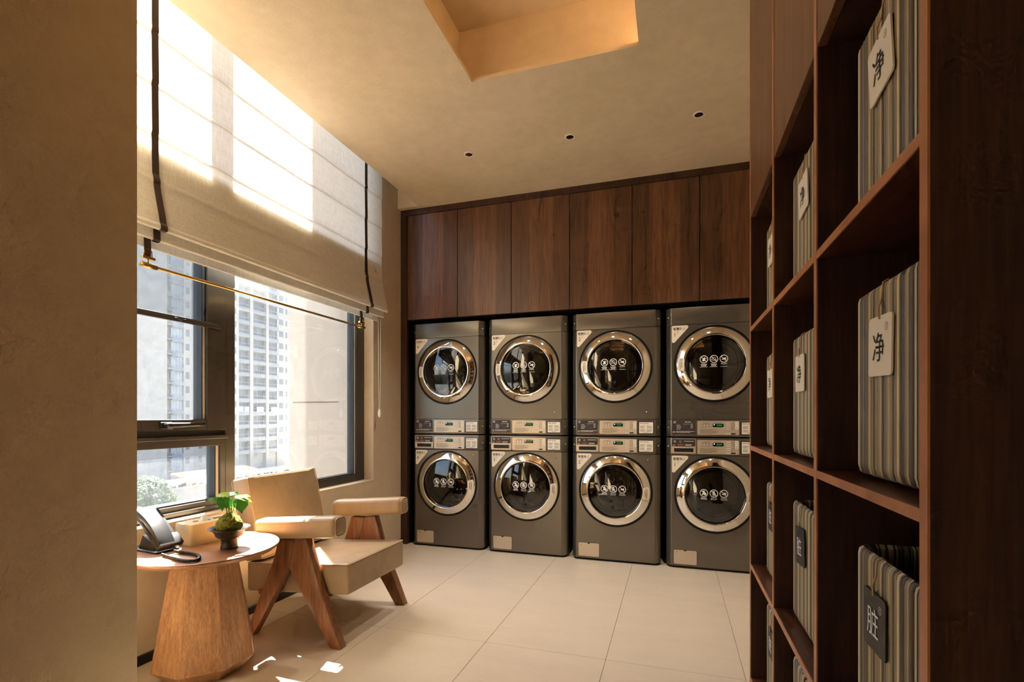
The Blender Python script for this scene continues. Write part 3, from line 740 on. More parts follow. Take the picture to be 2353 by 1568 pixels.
    if dryer:
        for (r0, r1, z0, z1) in ((0.230, 0.250, 0.0385, 0.0400), (0.230, 0.250, 0.0215, 0.0230), (0.230, 0.2316, 0.0215, 0.0400), (0.2484, 0.250, 0.0215, 0.0400), (0.2375, 0.2425, 0.028, 0.034)): rq(r0, r1, z0, z1)
    else:
        mb.poly([ringpt(a0 + z / 0.24, r, 0.0006) for r, z in ((0.228, 0.020), (0.252, 0.020), (0.250, 0.0222), (0.2305, 0.0222))])
        mb.poly([ringpt(a0 + z / 0.24, r, 0.0006) for r, z in ((0.228, 0.020), (0.2305, 0.0215), (0.2408, 0.038), (0.240, 0.040))])
        mb.poly([ringpt(a0 + z / 0.24, r, 0.0006) for r, z in ((0.252, 0.020), (0.240, 0.040), (0.2396, 0.0375), (0.2495, 0.0215))])
        rq(0.2393, 0.2408, 0.026, 0.033)
    mb.build('notice_print', 'ink', d)
    if dryer:   # recessed grip at the left of the glass
        v, f = [], []
        for k in range(13):
            a = R(180 - 25 + 50 * k / 12); b = 1 - abs(k - 6) / 6.2
            for r in (0.2065, 0.2065 - 0.020 * b): v.append((r * math.cos(a), SAG(r) - 0.002, zc + r * math.sin(a)))
        for k in range(12): f.append((2 * k, 2 * k + 1, 2 * k + 3, 2 * k + 2))
        ob('door_grip', v, f, 'seal', d)
    return d
def sticker(parent, ztop, body, eng, num):
    s = 0.042
    pts = [(0.0, 0.0), (0.0, -0.108)]
    arc = lambda cx, cz, r, a0, a1, n=6: [(cx + r * math.cos(R(a0 + (a1 - a0) * k / n)), cz + r * math.sin(R(a0 + (a1 - a0) * k / n))) for k in range(n + 1)]
    poly = arc(0.010, -0.010, 0.010, 90, 180) + arc(0.012, -0.118, 0.012, 180, 325) + arc(0.105, -0.013, 0.013, -40, 90)
    st = ob('number_sticker', [(UD(s + p[0]), -0.0008, ztop + p[1]) for p in poly], [tuple(range(len(poly)))], 'sticker', parent)
    text('lettering', body, 0.0225, 'ink', st, (UD(s + 0.042), -0.0016, ztop - 0.026), FRONT, offset=0.0002)
    text('lettering', eng, 0.0085, 'ink_grey', st, (UD(s + 0.034), -0.0016, ztop - 0.042), FRONT)
    text('lettering', num, 0.040, 'ink', st, (UD(s + 0.021), -0.0016, ztop - 0.070), FRONT)
    text('lettering', '号', 0.0115, 'ink_grey', st, (UD(s + 0.041), -0.0016, ztop - 0.058), FRONT)
    mb = MB()
    cx, cz = UD(s + 0.088), ztop - 0.025
    for w, h, dz in ((0.013, 0.016, 0.0),):
        for (x0, x1, z0, z1) in ((-w/2, w/2, h/2 - 0.0012, h/2), (-w/2, w/2, -h/2, -h/2 + 0.0012), (-w/2, -w/2 + 0.0012, -h/2, h/2), (w/2 - 0.0012, w/2, -h/2, h/2)):
            mb.poly([(cx + x0, -0.0016, cz + z0), (cx + x1, -0.0016, cz + z0), (cx + x1, -0.0016, cz + z1), (cx + x0, -0.0016, cz + z1)])
    annulus(mb, cx, cz - 0.002, 0.0030, 0.0042, 16, -0.0016)
    for r in (0.004, 0.0075):
        for k in range(4):
            a, b = R(20 + 17 * k), R(20 + 17 * (k + 1)); ox, oz = cx + 0.006, cz + 0.009
            mb.poly([(ox + q * math.cos(t), -0.0016, oz + q * math.sin(t)) for q, t in ((r, a), (r + 0.0012, a), (r + 0.0012, b), (r, b))])
    mb.build('machine_icon', 'ink_grey', st)
    return st
def screw(parent, u, z):
    sgn = -1 if u < 0 else 1
    v, f = lathe([(0.0075, 0.0), (0.0070, -0.0025), (0.0045, -0.0045), (0.0005, -0.0052)], 14, 'Y', False)
    T = Matrix.Translation((u, 0.026, z)) @ Matrix.Rotation(R(38 * sgn), 4, 'Z')
    return ob('screw', [T @ Vector(p) for p in v], f, 'screw', parent, True)
def plate(name, u0, u1, z0, z1, mat, parent, y=-0.002, r=0.004, th=0.004):
    poly = rrect(u1 - u0, z1 - z0, r, 3, UD((u0 + u1) / 2), (z0 + z1) / 2)
    return prism(name, poly, y, y + th, 'XZ', mat, parent)
def quads(mb, rects, y):
    for (u0, u1, z0, z1) in rects: mb.poly([(UD(u0), y, z0), (UD(u1), y, z0), (UD(u1), y, z1), (UD(u0), y, z1)])
def controls(parent, zt, washer):
    """display panel, dark instruction plate and paper label; zt = top of the silver panel"""
    p = plate('display_panel', 0.224, 0.512, zt - 0.105, zt, 'silver', parent)
    dsp = plate('display', 0.332, 0.406, zt - 0.045, zt - 0.021, 'display', p, -0.0032, 0.002, 0.002)
    text('digits', 'PUSH', 0.0160, 'led_green', p, (UD(0.378), -0.0040, zt - 0.033), FRONT)
    mb = MB(); disc(mb, UD(0.342), zt - 0.029, 0.0042, 10, -0.0040); mb.build('indicator', 'led_blue', p)
    nb = 5 if washer else 4
    for k in range(nb): plate('button', 0.424, 0.456, zt - 0.019 - k * 0.0152, zt - 0.010 - k * 0.0152, 'button', p, -0.0038, 0.0015, 0.003)
    plate('button', 0.424, 0.455, zt - 0.100, zt - 0.090, 'button', p, -0.0038, 0.0015, 0.003)
    plate('start_mark', 0.457, 0.488, zt - 0.100, zt - 0.090, 'ink', p, -0.0030, 0.001, 0.002)
    plate('price_strip', 0.486, 0.509, zt - 0.062, zt - 0.006, 'paper', p, -0.0026, 0.001, 0.002)
    mb = MB(); y = -0.0026
    bars(mb, UD(0.245), UD(0.375), [zt - 0.063 - 0.0062 * k for k in range(6)], 0.0026, y, 3)
    bars(mb, UD(0.46), UD(0.484), [zt - 0.0145 - 0.0152 * k for k in range(nb)], 0.003, y, 9)
    quads(mb, [(0.247, 0.322, zt - 0.0152, zt - 0.0146), (0.247, 0.322, zt - 0.0525, zt - 0.0519), (0.247, 0.2476, zt - 0.0525, zt - 0.0146), (0.3214, 0.322, zt - 0.0525, zt - 0.0146)], y)
    for k in range(3):
        u = 0.262 + 0.0225 * k
        quads(mb, [(u - 0.004, u + 0.004, zt - 0.029, zt - 0.0215), (u - 0.001, u + 0.001, zt - 0.038, zt - 0.033), (u - 0.006, u + 0.006, zt - 0.046, zt - 0.0425)], y)
    quads(mb, [(0.262, 0.308, zt - 0.0168, zt - 0.013)], y); quads(mb, [(0.345, 0.395, zt - 0.0165, zt - 0.0135)], y)
    mb.build('panel_print', 'ink_grey', p)
    mb = MB(); quads(mb, [(0.490, 0.505, zt - 0.012 - 0.0075 * k, zt - 0.0105 - 0.0075 * k) for k in range(4)] + [(0.494, 0.501, zt - 0.050, zt - 0.044), (0.492, 0.503, zt - 0.058, zt - 0.0555)], -0.0030)
    mb.build('strip_print', 'ink_grey', p)
    # paper label in a recess
    fr = plate('label_frame', 0.522, 0.640, zt - 0.102, zt - 0.006, 'seal', parent, -0.001, 0.003, 0.003)
    lb = plate('paper_label', 0.530, 0.635, zt - 0.097, zt - 0.011, 'paper', fr, -0.0022, 0.002, 0.002)
    mb = MB(); yy = -0.0026
    for cx0 in (0.538, 0.588):
        bars(mb, UD(cx0), UD(cx0 + 0.044), [zt - 0.040 - 0.0055 * k for k in range(4)] + [zt - 0.067 - 0.0055 * k for k in range(4)], 0.0026, yy, int(cx0 * 1000) + (7 if washer else 0))
    bars(mb, UD(0.566), UD(0.604), [zt - 0.092], 0.003, yy, 4); glyphrow(mb, UD(0.584), zt - 0.021, 5, 0.038, 0.007, yy)
    mb.build('label_print', 'ink_grey', fr)
    mb = MB(); bars(mb, UD(0.535), UD(0.566), [zt - 0.0205], 0.005, yy, 12); mb.build('label_print', 'ink_orange', fr)
def dark_plate(parent, zt):
    p = plate('programme_plate', 0.044, 0.208, zt - 0.100, zt + 0.002, 'darkplate', parent)
    text('lettering', '烘', 0.021, 'ink_white', p, (UD(0.062), -0.0030, zt - 0.014), FRONT)
    mb = MB(); y = -0.0028
    bars(mb, UD(0.135), UD(0.200), [zt - 0.011], 0.005, y, 2)
    bars(mb, UD(0.076), UD(0.112), [zt - 0.034 - 0.0102 * k for k in range(4)], 0.003, y, 6)
    quads(mb, [(0.124 + 0.0125 * k, 0.131 + 0.0125 * k, zt - 0.027, zt - 0.0245) for k in range(4)] + [(0.177, 0.190, zt - 0.027, zt - 0.0245)], y)
    quads(mb, [(0.176, 0.192, zt - 0.0355 - 0.0102 * k, zt - 0.0325 - 0.0102 * k) for k in range(3)], y)
    for k, u in enumerate((0.140, 0.1265, 0.152, 0.1645)): disc(mb, UD(u), zt - 0.034 - 0.0102 * k, 0.0016, 8, y)
    bars(mb, UD(0.072), UD(0.215), [zt - 0.082, zt - 0.089], 0.003, y, 8); bars(mb, UD(0.049), UD(0.066), [zt - 0.084, zt - 0.091], 0.003, y, 18)
    mb.build('plate_print', 'ink_white', p)
def build_dryer():
    root = empty('tumble_dryer'); Z = 0.995
    z = lambda a: a - Z
    body = MB(); body.add(boxv((-MW + 0.003, 0.09, z(1.002)), (MW - 0.003, 0.72, z(1.976))), [f for i, f in enumerate(BOXF) if i != 2])
    body.build('cabinet', 'steel', root)
    band('top_panel', z(1.8505), z(1.980), root)
    holed('front_panel', z(1.1335), z(1.8475), z(1.548), 0.288, root)
    cp = band('control_panel', z(1.002), z(1.1305), root)
    lath('drum', [(0.165, 0.05), (0.172, 0.06), (0.236, 0.10), (0.240, 0.50), (0.02, 0.52)], 'drumsteel', root, 48, 'Y', False, (0, 0, z(1.548)))
    door(root, z(1.548), True)
    controls(cp, z(1.120), False); dark_plate(cp, z(1.122))
    for u, zz in ((-0.330, 1.912), (0.330, 1.912), (-0.330, 1.068), (0.330, 1.068)): screw(root, u, z(zz))
    v, f = lathe([(0.008, 0.0), (0.0075, -0.003), (0.003, -0.007), (0.0005, -0.0075)], 14, 'Y', False)
    ob('lock', [(p[0] + UD(0.587), p[1], p[2] + z(1.187)) for p in v], f, 'screw', root, True)
    return root
def build_washer():
    root = empty('washing_machine')
    body = MB(); body.add(boxv((-MW + 0.003, 0.09, 0.022), (MW - 0.003, 0.72, 0.990)), [f for i, f in enumerate(BOXF) if i != 2])
    body.build('cabinet', 'steel', root)
    plinth = box('plinth', (-MW + 0.02, 0.02, 0.0), (MW - 0.02, 0.70, 0.022), 'black', root)
    holed('front_panel', 0.018, 0.8595, 0.567, 0.288, root)
    cp = band('control_panel', 0.8625, 0.992, root)
    lath('drum', [(0.165, 0.05), (0.172, 0.06), (0.236, 0.10), (0.240, 0.50), (0.02, 0.52)], 'drumsteel', root, 48, 'Y', False, (0, 0, 0.567))
    door(root, 0.567, False)
    controls(cp, 0.977, True)
    # soap drawer with its plate and pull
    dr = plate('soap_drawer', 0.036, 0.214, 0.873, 0.984, 'silver', root, -0.003, 0.006, 0.006)
    pp = plate('programme_plate', 0.042, 0.210, 0.928, 0.981, 'darkplate', dr, -0.0045, 0.003, 0.003)
    text('lettering', '洗', 0.021, 'ink_white', dr, (UD(0.062), -0.0054, 0.961), FRONT)
    mb = MB(); y = -0.0052
    annulus(mb, UD(0.103), 0.962, 0.0055, 0.0072, 16, y); bars(mb, UD(0.130), UD(0.205), [0.966], 0.004, y, 3); bars(mb, UD(0.140), UD(0.196), [0.940, 0.935], 0.003, y, 5); bars(mb, UD(0.050), UD(0.074), [0.937], 0.003, y, 6)
    mb.build('plate_print', 'ink_white', dr)
    mb = MB(); bars(mb, UD(0.084), UD(0.136), [0.941, 0.936], 0.0042, y, 21); mb.build('plate_print', 'ink_orange', dr)
    plate('drawer_pull_recess', 0.058, 0.202, 0.884, 0.919, 'seal', dr, -0.0036, 0.004, 0.004)
    box('drawer_pull', (UD(0.060), -0.009, 0.913), (UD(0.203), -0.002, 0.921), 'silver', dr, 0.002, 2)
    box('drawer_pull_side', (UD(0.197), -0.008, 0.882), (UD(0.204), -0.002, 0.919), 'silver', dr, 0.002, 2)
    # filter hatch
    plate('hatch_gap', 0.0525, 0.2225, 0.029, 0.1415, 'seal', root, -0.0006, 0.010, 0.003)
    ht = plate('filter_hatch', 0.055, 0.220, 0.0315, 0.139, 'silver', root, -0.0026, 0.009, 0.004)
    plate('hatch_catch', 0.128, 0.147, 0.1325, 0.141, 'seal', ht, -0.0034, 0.002, 0.003); plate('hatch_lock', 0.074, 0.080, 0.120, 0.126, 'seal', ht, -0.0034, 0.002, 0.003)
    for u in (-0.330, 0.330): screw(root, u, 0.925)
    v, f = lathe([(0.008, 0.0), (0.0075, -0.003), (0.003, -0.007), (0.0005, -0.0075)], 14, 'Y', False)
    ob('lock', [(p[0] + UD(0.598), p[1], p[2] + 0.817) for p in v], f, 'screw', root, True)
    return root
dry0 = build_dryer(); wash0 = build_washer()
XM = {4: -2.242, 3: -1.5145, 2: -0.783, 1: -0.0515}
where = {4: 'in the stack nearest the window', 3: 'in the second stack from the window', 2: 'in the third stack from the window', 1: 'in the stack nearest the shelves'}
for k in (4, 3, 2, 1):
    d = dry0 if k == 4 else copy_tree(dry0); w = wash0 if k == 4 else copy_tree(wash0)
    d.location = (XM[k] + MW, YC, 0.995); w.location = (XM[k] + MW, YC, 0.0)
    tag(d, f'graphite tumble dryer with sticker number {k}, {where[k]}', 'dryer', 'stacked dryers'); tag(w, f'graphite washing machine with sticker number {k}, {where[k]}', 'washing machine', 'stacked washing machines')
for k in (4, 3, 2, 1):   # number stickers differ, so they are added one by one
    d = [o for o in COL.objects if o.get('label', '').startswith(f'graphite tumble dryer with sticker number {k},')][0]
    w = [o for o in COL.objects if o.get('label', '').startswith(f'graphite washing machine with sticker number {k},')][0]
    sticker(d, 1.845 - 0.995, '智慧烘', 'Smart dry', str(k)); sticker(w, 0.8555, '智慧洗', 'Smart wash', str(k))

# ================================================================== shelving unit
ZT = 1.992
shelf = empty('shelving_unit', (XS, 1.56, 0), 0, 'tall walnut shelving unit with open bays of baskets below cupboard doors', 'shelf')
SO = Vector(shelf.location)
sl = lambda x, y, z: (x - SO.x, y - SO.y, z - SO.z)
UP = [0.785, 1.308, 1.820, 2.330]
for k, yu in enumerate(UP):
    box('upright', sl(XS + 0.003, yu - 0.011, 0), sl(XR - 0.012, yu + 0.011, ZC - 0.004), 'walnut_shelf', shelf)
    box('upright_edge', sl(XS, yu - 0.011, 0), sl(XS + 0.003, yu + 0.011, ZC - 0.004), 'walnut_lit_edge', shelf)
box('back_panel', sl(XR - 0.012, UP[0], 0), sl(XR - 0.002, UP[3], ZC - 0.004), 'walnut_shelf', shelf)
ROW = [0.052, 0.532, 1.030, 1.529]
for b in range(3):
    y0, y1 = UP[b] + 0.011, UP[b + 1] - 0.011
    for zr in ROW:
        box('shelf_board', sl(XS + 0.003, y0, zr - 0.018), sl(XR - 0.012, y1, zr), 'walnut_flat', shelf)
        box('shelf_edge', sl(XS + 0.0004, y0, zr - 0.018), sl(XS + 0.003, y1, zr), 'walnut_lit_edge', shelf)
    box('plinth', sl(XS + 0.02, y0, 0), sl(XS + 0.04, y1, ROW[0] - 0.018), 'walnut_shelf', shelf)
    box('shelf_board', sl(XS + 0.022, y0, ZT), sl(XR - 0.012, y1, ZT + 0.018), 'walnut_shelf', shelf)
    box('door', sl(XS + 0.001, y0 + 0.002, ZT - 0.001), sl(XS + 0.021, y1 - 0.002, ZC - 0.006), 'walnut', shelf, 0.001, 1)

# ------------------------------------------------------------------ baskets
BW, BD, BH = 0.385, 0.32, 0.352      # along y, along x, height
def basket_mesh():
    nrib, per = 146, 5
    base = []                        # rounded rectangle path (x = depth 0..BD, y = -BW/2..BW/2)
    rc = 0.035
    pts = rrect(BD, BW, rc, 8, BD / 2, 0.0)
    L = [0.0]; P = [Vector((p[0], p[1])) for p in pts]
    for a, b in zip(P, P[1:] + P[:1]): L.append(L[-1] + (b - a).length)
    tot = L[-1]
    def pathpt(s):
        s = s % tot
        for i in range(len(P)):
            if L[i] <= s <= L[i + 1]:
                a, b = P[i], P[(i + 1) % len(P)]; t = (s - L[i]) / max(1e-9, L[i + 1] - L[i]); d = (b - a).normalized()
                return a + (b - a) * t, Vector((d.y, -d.x))
        return P[0], Vector((1, 0))
    rn = random.Random(5); w = [0.5 + 1.1 * rn.random() for _ in range(nrib)]; sw = sum(w); edges_ = [0.0]
    for q in w: edges_.append(edges_[-1] + q / sw * tot)
    # profile: (offset outwards, z) from the bottom inside, round the bottom edge, up, over the rim, down inside
    prof = [(-0.030, 0.004), (-0.012, 0.000), (-0.003, 0.006), (0.0, 0.020), (0.0, 0.16), (0.0, BH - 0.026), (0.0, BH - 0.012), (-0.002, BH - 0.003), (-0.008, BH + 0.002), (-0.017, BH - 0.004), (-0.019, BH - 0.020), (-0.016, BH - 0.06), (-0.016, 0.03)]
    v, f, uv = [], [], []; cols = []
    for k in range(nrib):
        s0, s1 = edges_[k], edges_[k + 1]
        for j in range(per):
            t = j / (per - 1); s = s0 + (s1 - s0) * (0.04 + 0.92 * t); bul = 0.0030 * math.sin(math.pi * t) - 0.0012
            p, n = pathpt(s); cols.append((p, n, bul, k + 0.02 + 0.96 * t))
    m = len(prof)
    for (p, n, bul, u) in cols:
        for (o, z) in prof:
            sgn = 1 if o > -0.0125 else -1
            q = p + n * (o + bul * sgn); v.append((q.x, q.y, z))
    nc = len(cols)
    for c in range(nc):
        c2 = (c + 1) % nc
        for i in range(m - 1):
            f.append((c * m + i, c2 * m + i, c2 * m + i + 1, c * m + i + 1)); uu = cols[c][3]; uu2 = cols[c2][3] if c2 else nrib
            if int(uu) != int(uu2): uu2 = uu
            uv += [(uu, i / m), (uu2, i / m), (uu2, (i + 1) / m), (uu, (i + 1) / m)]
    me = bpy.data.meshes.new('strap_wall'); me.from_pydata(v, [], f); me.update()
    ul = me.uv_layers.new(name='UVMap')
    for i, l in enumerate(ul.data): l.uv = uv[i]
    me.materials.append(M['strap_weave']); me.shade_smooth(); me.set_sharp_from_angle(angle=R(50))
    return me
strap_me = basket_mesh()
foot_me = None
TAGW, TAGH = 0.102, 0.106
def basket(bay, row, yc, tagy, white, num, tilt, lab):
    global foot_me
    z0 = ROW[row]
    b = empty('storage_basket', (XS + 0.044, yc, z0), 0, lab, 'basket', 'striped laundry baskets on the shelves')
    o = link(bpy.data.objects.new('strap_wall', strap_me), b); o.location = (0, 0, 0.008); o['kind'] = 'stuff'
    box('bottom', (0.02, -BW / 2 + 0.02, 0.012), (BD - 0.02, BW / 2 - 0.02, 0.018), 'black_plastic', b)
    for fx in (0.05, BD - 0.05):
        for fy in (-BW / 2 + 0.06, BW / 2 - 0.06):
            if foot_me is None: ft = lath('foot', [(0.010, 0.0), (0.012, 0.002), (0.012, 0.012)], 'black_plastic', b, 14); foot_me = ft.data
            else: ft = link(bpy.data.objects.new('foot', foot_me), b)
            ft.location = (fx, fy, 0.0)
    ty = tagy - yc; zc = 0.247
    T = Matrix.Translation((-0.0075, ty, zc)) @ Matrix.Rotation(R(tilt), 4, 'X')
    pts = rrect(TAGW, TAGH, 0.008, 4)
    v = [T @ Vector((dx, p[0], p[1])) for dx in (0.0, 0.003) for p in pts]; n = len(pts)
    f = [tuple(range(n)), tuple(range(2 * n - 1, n - 1, -1))] + [(i, n + i, n + (i + 1) % n, (i + 1) % n) for i in range(n)]
    tg = ob('tag', v, f, 'tag_white' if white else 'tag_black', b); tg['label'] = 'white hanging tag' if white else 'black hanging tag'
    rot = Matrix.Rotation(R(tilt), 4, 'X') @ SIDE
    ink = 'ink' if white else 'ink_white'
    q = T @ Vector((-0.0010, 0.004, -0.006)); text('character', '净' if white else '脏', 0.056, ink, tg, q, rot)
    if num:
        q = T @ Vector((-0.0010, -0.030, 0.030)); text('tag_number', num, 0.0165, 'ink_grey' if white else 'ink_white', tg, q, rot)
    h = T @ Vector((-0.001, 0.0, TAGH / 2 - 0.006))
    tube('twine', [h, h + Vector((-0.001, 0.001, 0.02)), (-0.004, ty + 0.002, 0.330), (-0.001, ty + 0.003, BH + 0.008), (0.006, ty + 0.003, BH + 0.0125), (0.016, ty + 0.003, BH + 0.006), (0.020, ty + 0.003, BH - 0.01)], 0.0016, 'twine', tg, 6)
    return b
BC = {2: 2.030, 1: 1.572, 0: 1.005}
bayname = {0: 'nearest bay', 1: 'middle bay', 2: 'bay nearest the machines'}
rowname = {3: 'top open shelf', 2: 'second open shelf from the top', 1: 'third open shelf from the top', 0: 'bottom shelf'}
for (bay, row, ty, num, tilt) in ((0, 3, 1.040, '③', -7), (1, 3, 1.590, '⑥', -6), (2, 3, 2.085, '⑨', 0), (0, 2, 1.040, '①', 2), (1, 2, 1.629, '④', 0), (2, 2, 2.095, '⑦', 0), (0, 1, 1.066, '①', 0), (1, 1, 1.626, '④', -4), (2, 1, 2.080, '⑦', 0), (1, 0, 1.60, '', 0), (2, 0, 2.080, '', 0)):
    white = row >= 2
    if num in '④⑥⑦⑨': num = ''
    basket(bay, row, BC[bay], ty, white, num, tilt, f'striped basket with {"white" if white else "black"} tag, {bayname[bay]}, {rowname[row]}')

# ================================================================== side table
tab = empty('side_table', (-2.033, 1.748, 0), 0, 'round walnut side table on a faceted flared pedestal by the window', 'table')
TZ = 0.56
lath('tabletop', [(0.272, TZ - 0.027), (0.290, TZ - 0.025), (0.3038, TZ - 0.014), (0.3068, TZ - 0.005), (0.3053, TZ - 0.001), (0.302, TZ)], 'walnut_top', tab, 96)
def octo(r, z, rot=22.3): return [(r * math.cos(R(rot + 45 * k)), r * math.sin(R(rot + 45 * k)), z) for k in range(8)]
rings = [octo(0.155, 0.0), octo(0.212, 0.060), octo(0.132, TZ - 0.0272)]
for k in range(8):       # the eight staves of the pedestal, each its own veneered face
    k2 = (k + 1) % 8; v = []
    for rg in rings:
        a, b = Vector(rg[k]), Vector(rg[k2]); v += [a, b]
    for rg in rings:
        a, b = Vector(rg[k]), Vector(rg[k2]); v += [Vector((a.x * 0.9, a.y * 0.9, a.z)), Vector((b.x * 0.9, b.y * 0.9, b.z))]
    f = [(0, 1, 3, 2), (2, 3, 5, 4), (6, 8, 9, 7), (8, 10, 11, 9), (0, 6, 7, 1), (4, 5, 11, 10), (0, 2, 8, 6), (2, 4, 10, 8), (1, 7, 9, 3), (3, 9, 11, 5)]
    o = ob('stave', v, f, 'walnut_table', tab)

# ------------------------------------------------------------------ telephone
ph = empty('telephone', (-2.194, 1.656, TZ), R(-6), 'black desk telephone with coiled cord on the side table', 'telephone')
box('base_plate', (-0.115, -0.072, 0.0), (0.092, 0.030, 0.009), 'black_plastic', ph, 0.003, 2)
prism('stand', [(-0.060, 0.009), (0.060, 0.009), (0.035, 0.040), (-0.030, 0.070)], -0.055, 0.015, 'XZ', 'black_plastic', ph, 0.003)
inc = R(40)
def up(p):
    x, y, z = p; return Vector((0.098 + x * math.cos(inc) + z * math.sin(inc), y, 0.018 - x * math.sin(inc) + z * math.cos(inc)))
bd = box('body', (-0.225, -0.072, 0.0), (0.0, 0.030, 0.020), 'black_plastic', ph, 0.005, 2, fn=lambda c: up(c))
box('cradle_foot', (-0.055, -0.074, -0.002), (0.008, 0.030, 0.034), 'black_plastic', ph, 0.005, 2, fn=lambda c: up(c))
outer = [(-0.222 + 0.226 * k / 12, 0.031 + 0.022 * math.sin(math.pi * k / 12) ** 0.8) for k in range(13)]
inner = [(-0.222 + 0.226 * k / 12, (0.019 if k in (0, 1, 2, 3, 9, 10, 11, 12) else 0.027)) for k in range(12, -1, -1)]
bm = bmesh.new(); pp = outer + inner
A = [bm.verts.new(up((p[0], -0.074, p[1]))) for p in pp]; B = [bm.verts.new(up((p[0], -0.006, p[1]))) for p in pp]
for i in range(len(pp)): bm.faces.new((A[i], B[i], B[(i + 1) % len(pp)], A[(i + 1) % len(pp)]))
no = len(outer)
for L_ in (A, B):
    for i in range(no - 1): bm.faces.new((L_[i], L_[i + 1], L_[2 * no - 2 - i], L_[2 * no - 1 - i]))
bmesh.ops.recalc_face_normals(bm, faces=bm.faces)
bmesh.ops.bevel(bm, geom=[e for e in bm.edges if len(e.link_faces) == 2 and e.calc_face_angle(0) > 1.2], offset=0.003, segments=2, profile=0.5, affect='EDGES')
hs = bmob('handset', bm, 'black_plastic', ph, auto=35)
hinv = ph.matrix_basis.inverted() if False else (Matrix.Translation((-2.194, 1.656, TZ)) @ Matrix.Rotation(R(-6), 4, 'Z')).inverted()
def onz_(u, v, z):
    d = (proj_at(u, v, 1.0) - Vector((0, 0, CAMH))); return Vector((0, 0, CAMH)) + d * ((z - CAMH) / d.z)
ctl = [onz_(372, 1275, TZ + 0.009), onz_(392, 1281, TZ + 0.008), onz_(415, 1288, TZ + 0.008), onz_(440, 1290, TZ + 0.008), onz_(457, 1285, TZ + 0.008), onz_(455, 1277, TZ + 0.008), onz_(435, 1272, TZ + 0.008), onz_(415, 1270, TZ + 0.008), onz_(400, 1267, TZ + 0.012)]
def spline(P, n):
    out = []
    for i in range(len(P) - 1):
        p0, p1, p2, p3 = P[max(0, i - 1)], P[i], P[i + 1], P[min(len(P) - 1, i + 2)]
        for k in range(n):
            t = k / n; out.append(0.5 * ((2 * p1) + (p2 - p0) * t + (2 * p0 - 5 * p1 + 4 * p2 - p3) * t * t + (3 * p1 - p0 - 3 * p2 + p3) * t ** 3))
    return out + [P[-1]]
cp_ = spline(ctl, 70); hel = []; acc = 0.0
for i in range(1, len(cp_)):
    t = (cp_[i] - cp_[i - 1]); acc += t.length; t.normalize(); sx = t.cross(Vector((0, 0, 1))).normalized(); sy = sx.cross(t); a = acc / 0.0052 * 2 * math.pi
    if i % 1 == 0: hel.append(hinv @ (cp_[i] + sx * 0.0055 * math.cos(a) + sy * 0.0055 * math.sin(a)))
tube('coiled_cord', hel, 0.0019, 'black_plastic', ph, 5)
tube('cord_lead', [hinv @ cp_[-1], hinv @ proj_at(397, 1256, 2.205), hinv @ proj_at(390, 1250, 2.195)], 0.0016, 'black_plastic', ph, 6)

# ------------------------------------------------------------------ tissue box
tb = empty('tissue_box', (-2.135, 1.855, TZ), R(-8.3), 'beige travertine tissue box with a tissue sticking out on the side table', 'tissue box')
TW, TL, TH = 0.064, 0.124, 0.097
bm = bmesh.new(); outer_ = rrect(2 * TW, 2 * TL, 0.016, 5); hole = rrect(0.044, 0.150, 0.0215, 5)
n = len(outer_)
lv = lambda pts, z: [bm.verts.new((p[0], p[1], z)) for p in pts]
def shr(pts, d): return [(p[0] - math.copysign(min(abs(p[0]), d), p[0]), p[1] - math.copysign(min(abs(p[1]), d), p[1])) for p in pts]
loops = [lv(outer_, 0.0), lv(outer_, TH - 0.005), lv(shr(outer_, 0.0015), TH - 0.0015), lv(shr(outer_, 0.005), TH), lv(hole, TH), lv(hole, TH - 0.02)]
for a, b in zip(loops[:-1], loops[1:]):
    for i in range(n): bm.faces.new((a[i], a[(i + 1) % n], b[(i + 1) % n], b[i]))
bm.faces.new(loops[0][::-1]); bm.faces.new(loops[-1])
bmesh.ops.recalc_face_normals(bm, faces=bm.faces)
bmob('stone_case', bm, 'travertine', tb, auto=40)
v = [(-0.018, -0.05, TH - 0.015), (0.018, -0.04, TH - 0.015), (0.016, 0.03, TH - 0.015), (-0.016, 0.045, TH - 0.015), (-0.004, -0.030, TH + 0.026), (0.004, 0.010, TH + 0.006), (-0.012, 0.02, TH + 0.004), (0.014, -0.01, TH + 0.004)]
ob('tissue', v, [(0, 1, 4), (1, 7, 4), (7, 5, 4), (7, 2, 5), (5, 2, 3), (5, 3, 6), (4, 5, 6), (4, 6, 0), (6, 3, 0)], 'tissue', tb)

